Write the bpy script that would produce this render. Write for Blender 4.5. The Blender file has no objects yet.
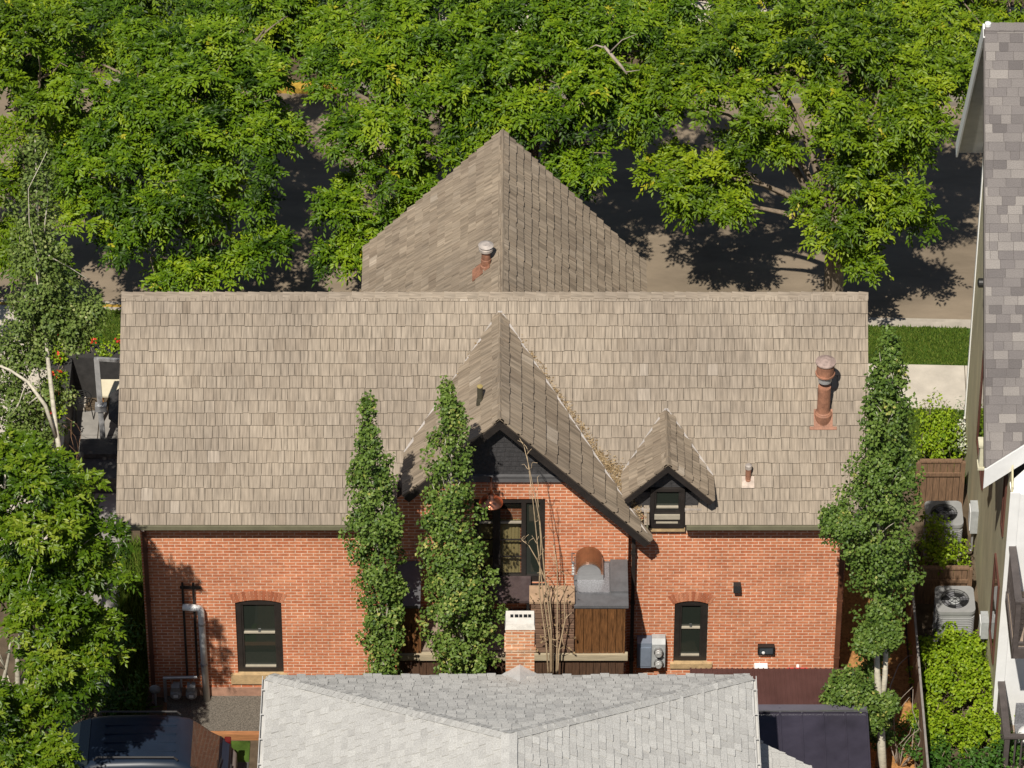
import bpy, math, random
import numpy as np
from mathutils import Vector as V
from mathutils.geometry import tessellate_polygon
rad = math.radians
R = random.Random(7)
SC = bpy.context.scene
COL = SC.collection

# ------------------------------------------------------------------ camera
F_PX = 5200.0; PITCH = rad(40); CY, CZ = -69.3, 65.6
cam = bpy.data.cameras.new('camera'); cam_o = bpy.data.objects.new('camera', cam); COL.objects.link(cam_o)
cam.sensor_width = 36; cam.lens = 36*F_PX/1024; cam.clip_start = 1; cam.clip_end = 3000
cam_o.location = (0, CY, CZ); cam_o.rotation_euler = (rad(90)-PITCH, 0, 0)
SC.camera = cam_o
# ------------------------------------------------------------------ world and sun
SUN_TO = V((0.153, 0.56, -0.815)).normalized()
w = bpy.data.worlds.new('World'); SC.world = w; w.use_nodes = True
nt = w.node_tree; sky = nt.nodes.new('ShaderNodeTexSky'); sky.sky_type = 'NISHITA'; sky.sun_disc = False
sky.sun_elevation = math.asin(-SUN_TO.z); sky.sun_rotation = math.atan2(-SUN_TO.x, -SUN_TO.y)
nt.links.new(sky.outputs[0], nt.nodes['Background'].inputs[0]); nt.nodes['Background'].inputs[1].default_value = 0.052
sl = bpy.data.lights.new('sun', 'SUN'); sl.energy = 5.0; sl.angle = rad(0.5); sl.color = (1, 0.945, 0.85)
so = bpy.data.objects.new('sun', sl); COL.objects.link(so); so.rotation_euler = SUN_TO.to_track_quat('-Z', 'Y').to_euler()
so.location = (-20, -40, 60)
SC.view_settings.view_transform = 'Standard'; SC.view_settings.look = 'None'
SC.view_settings.exposure = 0.24; SC.view_settings.gamma = 1; SC.view_settings.use_curve_mapping = False
SC.cycles.max_bounces = 6; SC.cycles.transparent_max_bounces = 6

# ------------------------------------------------------------------ measuring helpers (a point of the photo on a known plane)
c_, s_ = math.cos(PITCH), math.sin(PITCH)
def ray(px, py):
    a = px-512; b = -(py-384); return V((a, F_PX*c_+b*s_, -F_PX*s_+b*c_))
CAM = V((0, CY, CZ))
def on_z(px, py, z): v = ray(px, py); return CAM+v*((z-CZ)/v.z)
def on_y(px, py, y): v = ray(px, py); return CAM+v*((y-CY)/v.y)
def on_p(px, py, P, n): v = ray(px, py); return CAM+v*((P-CAM).dot(n)/v.dot(n))

# ------------------------------------------------------------------ mesh builder
class MB:
    def __init__(s): s.v = []; s.f = []; s.r = []; s.uv = {}
    def face(s, pts, rnd=0.5, uv=None):
        i = len(s.v); s.v += [V(p) for p in pts]; s.f.append(tuple(range(i, i+len(pts)))); s.r.append(rnd)
        if uv: s.uv[len(s.f)-1] = uv
    def raw(s, vs, fs, rnd=0.5):
        i = len(s.v); s.v += [V(p) for p in vs]
        for f in fs: s.f.append(tuple(i+k for k in f)); s.r.append(rnd)
        return s
    def box(s, x0, x1, y0, y1, z0, z1, rnd=0.5):
        vs = [(x, y, z) for z in (z0, z1) for y in (y0, y1) for x in (x0, x1)]
        return s.raw(vs, [(0, 2, 3, 1), (4, 5, 7, 6), (0, 1, 5, 4), (2, 6, 7, 3), (0, 4, 6, 2), (1, 3, 7, 5)], rnd)
    def bar(s, a, b, w, h, up=(0, 0, 1), rnd=0.5):
        a, b = V(a), V(b); d = (b-a).normalized(); u = V(up)
        x = d.cross(u)
        if x.length < 1e-4: x = d.cross(V((1, 0, 0)))
        x.normalize(); y = x.cross(d).normalized()
        vs = [p+x*(i*w/2)+y*(j*h/2) for p in (a, b) for i, j in ((-1, -1), (1, -1), (1, 1), (-1, 1))]
        return s.raw(vs, [(3, 2, 1, 0), (4, 5, 6, 7), (0, 1, 5, 4), (1, 2, 6, 5), (2, 3, 7, 6), (3, 0, 4, 7)], rnd)
    def tube(s, pts, radii, n=8, rnd=0.5, cap=True):
        pts = [V(p) for p in pts]
        if not hasattr(radii, '__len__'): radii = [radii]*len(pts)
        vs = []; fs = []; ref = None
        for i, p in enumerate(pts):
            d = (pts[min(i+1, len(pts)-1)]-pts[max(i-1, 0)]).normalized()
            if ref is None: ref = d.orthogonal()
            x = (ref-d*ref.dot(d)).normalized(); y = d.cross(x); ref = x
            for k in range(n):
                t = 2*math.pi*k/n; vs.append(p+(x*math.cos(t)+y*math.sin(t))*radii[i])
        for i in range(len(pts)-1):
            for k in range(n): fs.append((i*n+k, i*n+(k+1) % n, (i+1)*n+(k+1) % n, (i+1)*n+k))
        if cap: fs += [tuple(range(n))[::-1], tuple((len(pts)-1)*n+k for k in range(n))]
        return s.raw(vs, fs, rnd)
    def lathe(s, c, prof, n=20, rnd=0.5, axis=(0, 0, 1)):
        c = V(c); q = V((0, 0, 1)).rotation_difference(V(axis)); vs = []; fs = []
        for r, z in prof:
            for k in range(n):
                t = 2*math.pi*k/n; vs.append(c+q@V((r*math.cos(t), r*math.sin(t), z)))
        for i in range(len(prof)-1):
            for k in range(n): fs.append((i*n+k, i*n+(k+1) % n, (i+1)*n+(k+1) % n, (i+1)*n+k))
        fs += [tuple(range(n))[::-1], tuple((len(prof)-1)*n+k for k in range(n))]
        return s.raw(vs, fs, rnd)
    def prism(s, poly, vec, rnd=0.5):
        poly = [V(p) for p in poly]; vec = V(vec); n = len(poly)
        nn = (poly[1]-poly[0]).cross(poly[2]-poly[0])
        if nn.dot(vec) > 0: poly = poly[::-1]
        vs = poly+[p+vec for p in poly]
        fs = [tuple(range(n)), tuple(range(2*n-1, n-1, -1))]+[((i+1) % n, i, n+i, n+(i+1) % n) for i in range(n)]
        return s.raw(vs, fs, rnd)
    def holed(s, outer, holes, flip=False):
        loops = [[V(p) for p in outer]]+[[V(p) for p in h] for h in holes]
        flat = [p for l in loops for p in l]
        return s.raw(flat, [tuple(t) if not flip else tuple(t)[::-1] for t in tessellate_polygon(loops)])
    def build(s, name, m, parent=None, loc=None, smooth=False):
        root = parent
        while root is not None and root.parent is not None: root = root.parent
        if root is None: org = V(loc) if loc is not None else V((0, 0, 0))
        else: org = root.location.copy()
        me = bpy.data.meshes.new(name)
        me.from_pydata([tuple(p-org) for p in s.v], [], s.f)
        a = me.attributes.new('rnd', 'FLOAT', 'FACE'); a.data.foreach_set('value', s.r)
        ul = me.uv_layers.new(name='UVMap')
        for p in me.polygons:
            cu = s.uv.get(p.index); n = p.normal
            ax, ay, az = abs(n.x), abs(n.y), abs(n.z)
            for k, li in enumerate(p.loop_indices):
                if cu: ul.data[li].uv = cu[k]; continue
                q = s.v[me.loops[li].vertex_index]
                if az >= ax and az >= ay: ul.data[li].uv = (q.x, q.y)
                elif ax > ay: ul.data[li].uv = (q.y, q.z)
                else: ul.data[li].uv = (q.x, q.z)
        if smooth: me.polygons.foreach_set('use_smooth', [True]*len(me.polygons))
        me.materials.append(m)
        o = bpy.data.objects.new(name, me); COL.objects.link(o)
        if parent is not None: o.parent = parent
        else: o.location = org
        return o

def tag(o, label, cat, group=None):
    o['label'] = label; o['category'] = cat
    if group: o['group'] = group
    return o
def thing(name, label, cat, loc, group=None):
    o = bpy.data.objects.new(name, None); COL.objects.link(o); o.location = V(loc); o.empty_display_size = .2
    return tag(o, label, cat, group)
def struct(o, kind='structure'): o['kind'] = kind; return o
def bx(*a, **k): return MB().box(*a, **k)
def dup(root, loc, label):
    r = root.copy(); COL.objects.link(r); r.location = V(loc); r['label'] = label
    for ch in list(root.children):
        c = ch.copy(); COL.objects.link(c); c.parent = r
        for g in ch.children:
            d = g.copy(); COL.objects.link(d); d.parent = c
    return r

# ------------------------------------------------------------------ materials
def nodes(name):
    m = bpy.data.materials.new(name); m.use_nodes = True; t = m.node_tree
    return m, t, t.nodes['Principled BSDF'], t.nodes.new, t.links.new
def ramp(new, stops):
    r = new('ShaderNodeValToRGB'); e = r.color_ramp.elements
    while len(e) < len(stops): e.new(0.5)
    for i, (p, c) in enumerate(stops): e[i].position = p; e[i].color = (*c, 1)
    return r
def mul(c, k): return tuple(min(1, x*k) for x in c)
def plain(name, col, rough=.7, var=.25, scale=6, metal=0, bump=0, bscale=60, stretch=(1, 1, 1), spec=.5):
    m, t, b, new, ln = nodes(name)
    tc = new('ShaderNodeTexCoord'); mp = new('ShaderNodeMapping'); mp.inputs['Scale'].default_value = stretch
    ln(tc.outputs['Object'], mp.inputs[0])
    n = new('ShaderNodeTexNoise'); n.inputs['Scale'].default_value = scale; n.inputs['Detail'].default_value = 7; n.inputs['Roughness'].default_value = .65
    ln(mp.outputs[0], n.inputs['Vector'])
    r = ramp(new, [(.3, mul(col, 1-var)), (.7, mul(col, 1+var))]); ln(n.outputs[0], r.inputs[0]); ln(r.outputs[0], b.inputs['Base Color'])
    b.inputs['Roughness'].default_value = rough; b.inputs['Metallic'].default_value = metal; b.inputs['Specular IOR Level'].default_value = spec
    if bump:
        n2 = new('ShaderNodeTexNoise'); n2.inputs['Scale'].default_value = bscale; n2.inputs['Detail'].default_value = 4
        ln(mp.outputs[0], n2.inputs['Vector'])
        bp = new('ShaderNodeBump'); bp.inputs['Strength'].default_value = bump; bp.inputs['Distance'].default_value = .02
        ln(n2.outputs[0], bp.inputs['Height']); ln(bp.outputs[0], b.inputs['Normal'])
    return m
def tiles(name, stops, rough=.85, streak=.35, big=.25, us=30, vs=2.5):
    """per-tile tone from the 'rnd' face attribute, grain running along the slope from the tile's UV"""
    m, t, b, new, ln = nodes(name)
    at = new('ShaderNodeAttribute'); at.attribute_name = 'rnd'
    r = ramp(new, stops); ln(at.outputs['Fac'], r.inputs[0])
    uv = new('ShaderNodeUVMap'); mp = new('ShaderNodeMapping'); mp.inputs['Scale'].default_value = (us, vs, 1); ln(uv.outputs[0], mp.inputs[0])
    n = new('ShaderNodeTexNoise'); n.inputs['Scale'].default_value = 1; n.inputs['Detail'].default_value = 5; ln(mp.outputs[0], n.inputs['Vector'])
    r2 = ramp(new, [(.3, (1-streak,)*3), (.7, (1+streak*.5,)*3)]); ln(n.outputs[0], r2.inputs[0])
    mx = new('ShaderNodeMix'); mx.data_type = 'RGBA'; mx.blend_type = 'MULTIPLY'; mx.inputs[0].default_value = 1
    ln(r.outputs[0], mx.inputs[6]); ln(r2.outputs[0], mx.inputs[7])
    tc = new('ShaderNodeTexCoord'); n3 = new('ShaderNodeTexNoise'); n3.inputs['Scale'].default_value = .7; n3.inputs['Detail'].default_value = 6; ln(tc.outputs['Object'], n3.inputs['Vector'])
    r3 = ramp(new, [(.35, (1-big, 1-big, 1-big*.9)), (.65, (1+big*.4,)*3)]); ln(n3.outputs[0], r3.inputs[0])
    m2 = new('ShaderNodeMix'); m2.data_type = 'RGBA'; m2.blend_type = 'MULTIPLY'; m2.inputs[0].default_value = 1
    ln(mx.outputs[2], m2.inputs[6]); ln(r3.outputs[0], m2.inputs[7]); ln(m2.outputs[2], b.inputs['Base Color'])
    b.inputs['Roughness'].default_value = rough; b.inputs['Specular IOR Level'].default_value = .2
    bp = new('ShaderNodeBump'); bp.inputs['Strength'].default_value = .35; bp.inputs['Distance'].default_value = .008
    ln(n.outputs[0], bp.inputs['Height']); ln(bp.outputs[0], b.inputs['Normal'])
    return m
def brick(name, c1, c2, mortar, ms=.011, stain=.35, wash=(.62, .42, .34), washamt=.5):
    m, t, b, new, ln = nodes(name)
    uv = new('ShaderNodeUVMap'); k = new('ShaderNodeTexBrick'); ln(uv.outputs[0], k.inputs['Vector'])
    # a little wobble so the courses are not ruled lines
    nw = new('ShaderNodeTexNoise'); nw.inputs['Scale'].default_value = 9; ln(uv.outputs[0], nw.inputs['Vector'])
    wv = new('ShaderNodeVectorMath'); wv.operation = 'SCALE'; wv.inputs['Scale'].default_value = .010; ln(nw.outputs['Color'], wv.inputs[0])
    ad = new('ShaderNodeVectorMath'); ad.operation = 'ADD'; ln(uv.outputs[0], ad.inputs[0]); ln(wv.outputs[0], ad.inputs[1]); ln(ad.outputs[0], k.inputs['Vector'])
    k.inputs['Scale'].default_value = 1; k.inputs['Brick Width'].default_value = .215; k.inputs['Row Height'].default_value = .0715
    k.inputs['Mortar Size'].default_value = ms; k.inputs['Mortar Smooth'].default_value = .35; k.inputs['Bias'].default_value = -.1
    k.inputs['Color1'].default_value = (*c1, 1); k.inputs['Color2'].default_value = (*c2, 1); k.inputs['Mortar'].default_value = (*mortar, 1)
    n = new('ShaderNodeTexNoise'); n.inputs['Scale'].default_value = 1.1; n.inputs['Detail'].default_value = 9; n.inputs['Roughness'].default_value = .7; ln(uv.outputs[0], n.inputs['Vector'])
    r = ramp(new, [(.3, (1-stain,)*3), (.62, (1.12,)*3)]); ln(n.outputs[0], r.inputs[0])
    mx = new('ShaderNodeMix'); mx.data_type = 'RGBA'; mx.blend_type = 'MULTIPLY'; mx.inputs[0].default_value = 1
    ln(k.outputs[0], mx.inputs[6]); ln(r.outputs[0], mx.inputs[7])
    n2 = new('ShaderNodeTexNoise'); n2.inputs['Scale'].default_value = .55; n2.inputs['Detail'].default_value = 8; n2.inputs['Roughness'].default_value = .75
    mp = new('ShaderNodeMapping'); mp.inputs['Location'].default_value = (3.7, 9.1, 0); ln(uv.outputs[0], mp.inputs[0]); ln(mp.outputs[0], n2.inputs['Vector'])
    r2 = ramp(new, [(.60, (0, 0, 0)), (.75, (washamt,)*3)]); ln(n2.outputs[0], r2.inputs[0])
    m2 = new('ShaderNodeMix'); m2.data_type = 'RGBA'; ln(r2.outputs[0], m2.inputs[0]); ln(mx.outputs[2], m2.inputs[6]); m2.inputs[7].default_value = (*wash, 1)
    n4 = new('ShaderNodeTexNoise'); n4.inputs['Scale'].default_value = 14; n4.inputs['Detail'].default_value = 3; ln(uv.outputs[0], n4.inputs['Vector'])
    r4 = ramp(new, [(.3, (.80,)*3), (.7, (1.14,)*3)]); ln(n4.outputs[0], r4.inputs[0])
    m3 = new('ShaderNodeMix'); m3.data_type = 'RGBA'; m3.blend_type = 'MULTIPLY'; m3.inputs[0].default_value = 1
    ln(m2.outputs[2], m3.inputs[6]); ln(r4.outputs[0], m3.inputs[7]); ln(m3.outputs[2], b.inputs['Base Color'])
    b.inputs['Roughness'].default_value = .9; b.inputs['Specular IOR Level'].default_value = .2
    bp = new('ShaderNodeBump'); bp.inputs['Strength'].default_value = .6; bp.inputs['Distance'].default_value = .01; bp.invert = True
    ln(k.outputs['Fac'], bp.inputs['Height']); ln(bp.outputs[0], b.inputs['Normal'])
    return m
def leafmat(name, stops, trans=.24, rough=.45):
    m, t, b, new, ln = nodes(name)
    at = new('ShaderNodeAttribute'); at.attribute_name = 'rnd'
    r = ramp(new, stops); ln(at.outputs['Fac'], r.inputs[0]); ln(r.outputs[0], b.inputs['Base Color'])
    b.inputs['Roughness'].default_value = rough; b.inputs['Specular IOR Level'].default_value = .22
    tr = new('ShaderNodeBsdfTranslucent'); ln(r.outputs[0], tr.inputs[0])
    mx = new('ShaderNodeMixShader'); mx.inputs[0].default_value = trans
    ln(b.outputs[0], mx.inputs[1]); ln(tr.outputs[0], mx.inputs[2]); ln(mx.outputs[0], t.nodes['Material Output'].inputs[0])
    return m
def glass(name, tint=(.02, .025, .02), clear=.0, rough=.03):
    m, t, b, new, ln = nodes(name)
    b.inputs['Base Color'].default_value = (*tint, 1); b.inputs['Roughness'].default_value = rough; b.inputs['Specular IOR Level'].default_value = .6
    if clear:
        tp = new('ShaderNodeBsdfTransparent'); mx = new('ShaderNodeMixShader'); mx.inputs[0].default_value = clear
        ln(b.outputs[0], mx.inputs[1]); ln(tp.outputs[0], mx.inputs[2]); ln(mx.outputs[0], t.nodes['Material Output'].inputs[0])
    return m

SHAKE = tiles('weathered_shake', [(0, (.205, .163, .122)), (.25, (.265, .216, .165)), (.6, (.290, .240, .186)), (.92, (.316, .263, .206)), (1, (.36, .305, .245))], streak=.34, big=.14)
SHAKE2 = tiles('weathered_shake_brown', [(0, (.185, .14, .098)), (.25, (.255, .20, .145)), (.6, (.30, .24, .175)), (.92, (.345, .28, .21)), (1, (.42, .35, .27))], streak=.42, big=.16, us=16, vs=1.2)
GREYSH = tiles('grey_asphalt_shingle', [(0, (.125, .112, .108)), (.3, (.168, .151, .145)), (.6, (.198, .179, .168)), (.85, (.232, .210, .194)), (1, (.28, .255, .233))], streak=.25, big=.12, us=60, vs=60)
WHITESH = tiles('pale_asphalt_shingle', [(0, (.36, .35, .33)), (.5, (.45, .44, .415)), (1, (.52, .51, .48))], streak=.25, big=.06, us=40, vs=40)
BRICK = brick('red_brick', (.475, .152, .070), (.57, .222, .110), (.70, .49, .36), stain=.22, ms=.009, washamt=.22)
BRICK2 = brick('chimney_brick', (.50, .19, .09), (.58, .29, .15), (.62, .46, .33), ms=.014, stain=.5, washamt=.3)
ARCH = tiles('arch_brick', [(0, (.38, .12, .06)), (1, (.58, .25, .14))], streak=.3, big=.1)
DARKWOOD = plain('dark_trim', (.022, .018, .016), .5, .3, 4)
DARKSH = plain('dark_gable_shingle', (.035, .033, .034), .75, .35, 14, bump=.5, bscale=18)
FASCIA = plain('brown_fascia', (.06, .045, .033), .7, .3, 5)
GUTTER = plain('olive_gutter', (.15, .14, .09), .45, .2, 3)
BRONZE = plain('brown_downspout', (.10, .04, .022), .45, .25, 4)
LIGHTMETAL = plain('galvanised_metal', (.42, .42, .42), .4, .18, 8, metal=.5)
FLASH = plain('flashing_metal', (.40, .35, .31), .6, .3, 9, metal=.25)
VALLEY = plain('aged_valley_metal', (.27, .24, .22), .55, .3, 5)
LID = plain('rusty_lid', (.30, .22, .19), .7, .35, 12)
RUST = plain('rusty_flue', (.27, .125, .075), .7, .4, 7, bump=.2)
COPPER = plain('copper', (.62, .25, .14), .28, .12, 6, metal=.95)
GLASS = glass('window_glass'); CLEAR = glass('clear_window_glass', (.02, .02, .015), .74)
BLIND = plain('cream_curtain', (.56, .46, .2), .8, .2, 6, stretch=(6, 6, .3))
SASHLIGHT = plain('tan_sash_rail', (.36, .32, .25), .5, .12, 5)
STONE = plain('sandstone_sill', (.42, .29, .15), .85, .25, 9, bump=.3)
WOOD = plain('stained_cedar', (.14, .062, .022), .55, .65, 5, stretch=(8, 8, .7), bump=.2, bscale=20)
WOODH = plain('weathered_plank', (.17, .10, .065), .75, .4, 5, stretch=(.6, 8, 8))
TANWOOD = plain('tan_capping', (.36, .24, .15), .75, .25, 4)
PALEBEAM = plain('pale_beam', (.37, .31, .21), .7, .25, 5, stretch=(.5, 6, 6))
SLATE = plain('dark_grey_counter', (.10, .10, .105), .5, .2, 7)
SLATE2 = plain('speckled_granite', (.17, .17, .18), .35, .5, 40)
STEEL = plain('brushed_steel', (.5, .5, .5), .3, .15, 6, metal=.9, stretch=(1, 1, 20))
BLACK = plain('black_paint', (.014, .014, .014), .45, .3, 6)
CHARCOAL = plain('charcoal_boards', (.035, .033, .032), .6, .35, 6, stretch=(1, 8, 1))
WHITE = plain('white_paint', (.74, .74, .73), .5, .06, 3)
OLIVE = plain('olive_siding', (.50, .45, .29), .85, .2, 2.2, stretch=(1, 1, .35), bump=.15, bscale=12)
SOFFIT = plain('grey_soffit', (.42, .42, .40), .7, .1, 4)
RAIL = plain('grey_brown_rail', (.075, .062, .058), .6, .25, 6)
DECKW = plain('deck_planks', (.26, .20, .15), .8, .3, 4, stretch=(8, .6, 1))
FENCE = plain('brown_fence_board', (.16, .095, .055), .8, .45, 5, stretch=(8, 8, .8))
PLUM = plain('plum_metal', (.075, .036, .034), .38, .22, 2.5, spec=.4)
NAVY = plain('sky_tinted_metal', (.033, .029, .042), .33, .25, 2.5, spec=.5)  # near slope: bluish sky reflection put into the metal's colour
CONC = plain('sidewalk_concrete', (.46, .41, .34), .9, .14, 2.5, bump=.1)
KERB = plain('kerb_concrete', (.34, .30, .245), .9, .18, 3)
YELLOW = plain('yellow_kerb_paint', (.38, .235, .03), .8, .5, 5)
ASPHALT = plain('road_asphalt', (.20, .158, .112), .95, .26, .8, bump=.25, bscale=120, spec=.2, stretch=(.5, 1.4, 1))
DARKASPH = plain('drive_asphalt', (.075, .07, .065), .95, .3, 2, bump=.2, bscale=90, spec=.2)
SOIL = plain('brown_soil', (.10, .075, .05), .95, .4, 2.5, bump=.4, spec=.1)
MULCH = plain('orange_mulch', (.33, .165, .06), .95, .5, 16, bump=.7, bscale=40, spec=.1)
GRAVEL = plain('gravel', (.13, .115, .095), .95, .6, 40, bump=.8, bscale=60, spec=.1)
LAWN = plain('lawn_ground', (.045, .08, .014), .95, .5, 3, bump=.3, spec=.1)
PAVER = plain('grey_paver', (.24, .225, .205), .9, .2, 3)
BARK = plain('grey_brown_bark', (.20, .155, .11), .9, .4, 9, bump=.6, bscale=24, stretch=(3, 3, .6))
PALEBARK = plain('pale_aspen_bark', (.47, .43, .34), .75, .3, 7, stretch=(1, 1, 3))
TWIG = plain('dry_twig', (.42, .31, .19), .8, .3, 8)
DEADTWIG = plain('dead_twig', (.30, .25, .20), .85, .3, 8)
UNITGREY = plain('unit_casing', (.25, .25, .245), .55, .12, 4)
METERBLUE = plain('meter_blue_grey', (.16, .19, .24), .5, .15, 4)
METERGREY = plain('meter_grey', (.33, .34, .34), .5, .15, 8)
CARPAINT = plain('dark_blue_car_paint', (.011, .018, .032), .38, .2, 2, spec=.3)
CARTRIM = plain('car_black_plastic', (.03, .028, .028), .55, .2, 5)
TAN = plain('tan_upholstery', (.12, .085, .06), .8, .2, 5)
CARGLASS = glass('car_glass', (.03, .03, .02), .42, .05)
RUBBER = plain('rubber', (.015, .015, .015), .8, .2, 6)
REDP = plain('red_paint', (.55, .03, .02), .5, .15, 5)
REDFL = leafmat('red_petals', [(0, (.5, .02, .02)), (1, (.7, .09, .03))], .2)
LITTER = leafmat('dry_leaf_litter', [(0, (.18, .12, .06)), (.6, (.30, .215, .12)), (1, (.42, .32, .19))], .1, .9)
CREAMP = plain('cream_plaster', (.55, .52, .38), .8, .15, 6)
LATTICE = plain('pale_timber', (.42, .34, .24), .7, .2, 6)
FABRIC = plain('charcoal_canvas', (.03, .028, .028), .85, .25, 6)
ASH_A = leafmat('ash_leaves', [(0, (.018, .044, .003)), (.35, (.064, .128, .005)), (.65, (.126, .208, .007)), (.93, (.205, .29, .013)), (1, (.34, .33, .02))])
ASH_B = leafmat('ash_leaves_yellowish', [(0, (.020, .044, .003)), (.35, (.074, .134, .005)), (.65, (.140, .214, .007)), (.93, (.22, .295, .012)), (1, (.34, .33, .02))])
MAPLE = leafmat('maple_leaves', [(0, (.018, .045, .003)), (.4, (.062, .118, .005)), (.75, (.115, .18, .008)), (1, (.24, .29, .03))], rough=.38)
ASPEN = leafmat('aspen_leaves', [(0, (.032, .066, .012)), (.45, (.090, .150, .024)), (.8, (.150, .218, .042)), (.95, (.25, .30, .08)), (1, (.36, .35, .09))])
ASPENY = leafmat('pale_aspen_leaves', [(0, (.06, .10, .02)), (.45, (.125, .18, .038)), (.8, (.19, .245, .065)), (1, (.32, .34, .13))])
LIME = leafmat('lime_shrub_leaves', [(0, (.07, .135, .006)), (.5, (.18, .275, .010)), (1, (.30, .38, .025))])
DARKSHRUB = leafmat('dark_shrub_leaves', [(0, (.02, .06, .008)), (.5, (.05, .12, .016)), (1, (.10, .19, .03))])
GRASSM = leafmat('grass_blades', [(0, (.04, .08, .008)), (.5, (.085, .145, .014)), (1, (.19, .22, .04))], .3, .7)

# ------------------------------------------------------------------ roofing generator
def clip(poly, reg):
    """Sutherland-Hodgman in 2D; reg convex and counter-clockwise"""
    out = poly
    for i in range(len(reg)):
        a, b = reg[i], reg[(i+1) % len(reg)]; inp = out; out = []
        if not inp: return []
        side = lambda p: (b[0]-a[0])*(p[1]-a[1])-(b[1]-a[1])*(p[0]-a[0])
        for k in range(len(inp)):
            p, q = inp[k-1], inp[k]; sp, sq = side(p), side(q)
            if (sp >= 0) != (sq >= 0):
                t = sp/(sp-sq); out.append((p[0]+(q[0]-p[0])*t, p[1]+(q[1]-p[1])*t))
            if sq >= 0: out.append(q)
    return out
def shingle(mb, O, u, v, regs, expo=.19, wmin=.11, wmax=.24, thick=.02, jit=.012, rnd=None, v0off=0.0, lift=.004, seed=1, tvar=(.8, 1.25), wave=.004):
    """lay overlapping tiles on the plane O + a*u + b*v inside the convex regions regs [(a,b),...]"""
    rr = random.Random(seed); u = V(u).normalized(); v = V(v).normalized(); n = u.cross(v).normalized()
    us = [p[0] for r in regs for p in r]; vs = [p[1] for r in regs for p in r]
    k = 0; y = min(vs)+v0off
    while y < max(vs):
        x = min(us)-rr.random()*wmax
        while x < max(us):
            wd = rr.uniform(wmin, wmax); g = .004
            yb = y-rr.random()*jit; yt = y+expo*1.12; tk = thick*rr.uniform(*tvar)
            tone = rnd(rr) if rnd else rr.random()
            off = rr.random()*20
            for reg in regs:
                pl = clip([(x+g, yb), (x+wd-g, yb), (x+wd-g, yt), (x+g, yt)], reg)
                if len(pl) < 3: continue
                hs = [lift+tk*max(0, 1-(p[1]-yb)/(yt-yb))+.001+wave*(2+math.sin(p[0]*1.3+seed)+math.sin(p[1]*2.1+p[0]*.5+seed)) for p in pl]
                top = [V(O)+u*p[0]+v*p[1]+n*h for p, h in zip(pl, hs)]; bot = [V(O)+u*p[0]+v*p[1]+n*.001 for p in pl]
                mb.face(top, tone, [(p[0]+off, p[1]) for p in pl])
                m = len(pl)
                for i in range(m):
                    j = (i+1) % m
                    if pl[i][1] > yt-.001 and pl[j][1] > yt-.001: continue
                    mb.face([bot[i], bot[j], top[j], top[i]], tone*.8, [(pl[i][0]+off, pl[i][1])]*4)
            x += wd
        y += expo; k += 1
def ccw(p):
    a = sum(p[i][0]*p[(i+1) % len(p)][1]-p[(i+1) % len(p)][0]*p[i][1] for i in range(len(p)))
    return p if a > 0 else p[::-1]
def plane_region(O, u, v, pts): return ccw([((V(p)-V(O)).dot(V(u).normalized()), (V(p)-V(O)).dot(V(v).normalized())) for p in pts])
def shake_tone(rr):
    t = rr.random()
    return .97+.03*rr.random() if t > .992 else min(.92, max(0, rr.gauss(.52, .12)))
def ridge_cap(mb, a, b, d1, d2, step=.2, w=.13, th=.018, seed=3):
    """pairs of cap tiles over a ridge a-b; d1,d2 = down-slope directions of the two planes"""
    rr = random.Random(seed); a, b = V(a), V(b); L = (b-a).length; d = (b-a)/L; k = 0; s = 0
    while s < L:
        e = min(L, s+step*1.05); t = shake_tone(rr)
        for dd in (V(d1), V(d2)):
            up = -(V(d1)+V(d2)).normalized(); dn = dd.normalized()
            h0 = .045+th*rr.uniform(.8, 1.3); h1 = .045
            p = [a+d*s+up*h0, a+d*e+up*h1, a+d*e+up*h1+dn*w, a+d*s+up*h0+dn*w]
            if (p[1]-p[0]).cross(p[2]-p[0]).dot(up) < 0: p = [p[1], p[0], p[3], p[2]]
            mb.face(p, t, [(0, s+k), (0, e+k), (w, e+k), (w, s+k)])
            q = [x-up*.045 for x in p]
            mb.face([p[3], p[2], q[2], q[3]], t*.7); mb.face([p[0], p[3], q[3], q[0]], t*.7); mb.face([p[2], p[1], q[1], q[2]], t*.7)
        s += step; k += 1

# ------------------------------------------------------------------ foliage generator
def leaf_mesh(name, P, A, N, L, W, rnd, m, parent, base):
    """P base points, A axis, N normal; each leaf is two triangles folded along the midrib (a pointed quad)"""
    A = A/np.linalg.norm(A, axis=1, keepdims=True)
    S = np.cross(A, N); S /= np.maximum(np.linalg.norm(S, axis=1, keepdims=True), 1e-6)
    N = np.cross(S, A)
    L = L[:, None]; Wd = W[:, None]
    v = np.empty((len(P), 4, 3))
    v[:, 0] = P; v[:, 1] = P+A*L*.45+S*Wd*.5+N*Wd*.12; v[:, 2] = P+A*L-N*L*.10; v[:, 3] = P+A*L*.45-S*Wd*.5+N*Wd*.12
    v -= np.array(base)
    n = len(P); me = bpy.data.meshes.new(name)
    me.vertices.add(4*n); me.vertices.foreach_set('co', v.reshape(-1).astype(np.float32))
    idx = (np.arange(n)[:, None]*4+np.array([[0, 1, 2, 0, 2, 3]])).reshape(-1)
    me.loops.add(6*n); me.loops.foreach_set('vertex_index', idx.astype(np.int32))
    me.polygons.add(2*n); me.polygons.foreach_set('loop_start', (np.arange(2*n)*3).astype(np.int32))
    me.update(calc_edges=True)
    a = me.attributes.new('rnd', 'FLOAT', 'FACE'); a.data.foreach_set('value', np.repeat(rnd, 2).astype(np.float32))
    me.materials.append(m); me.validate()
    o = bpy.data.objects.new(name, me); COL.objects.link(o)
    if parent is not None: o.parent = parent
    else: o.location = V(base)
    return o
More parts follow.
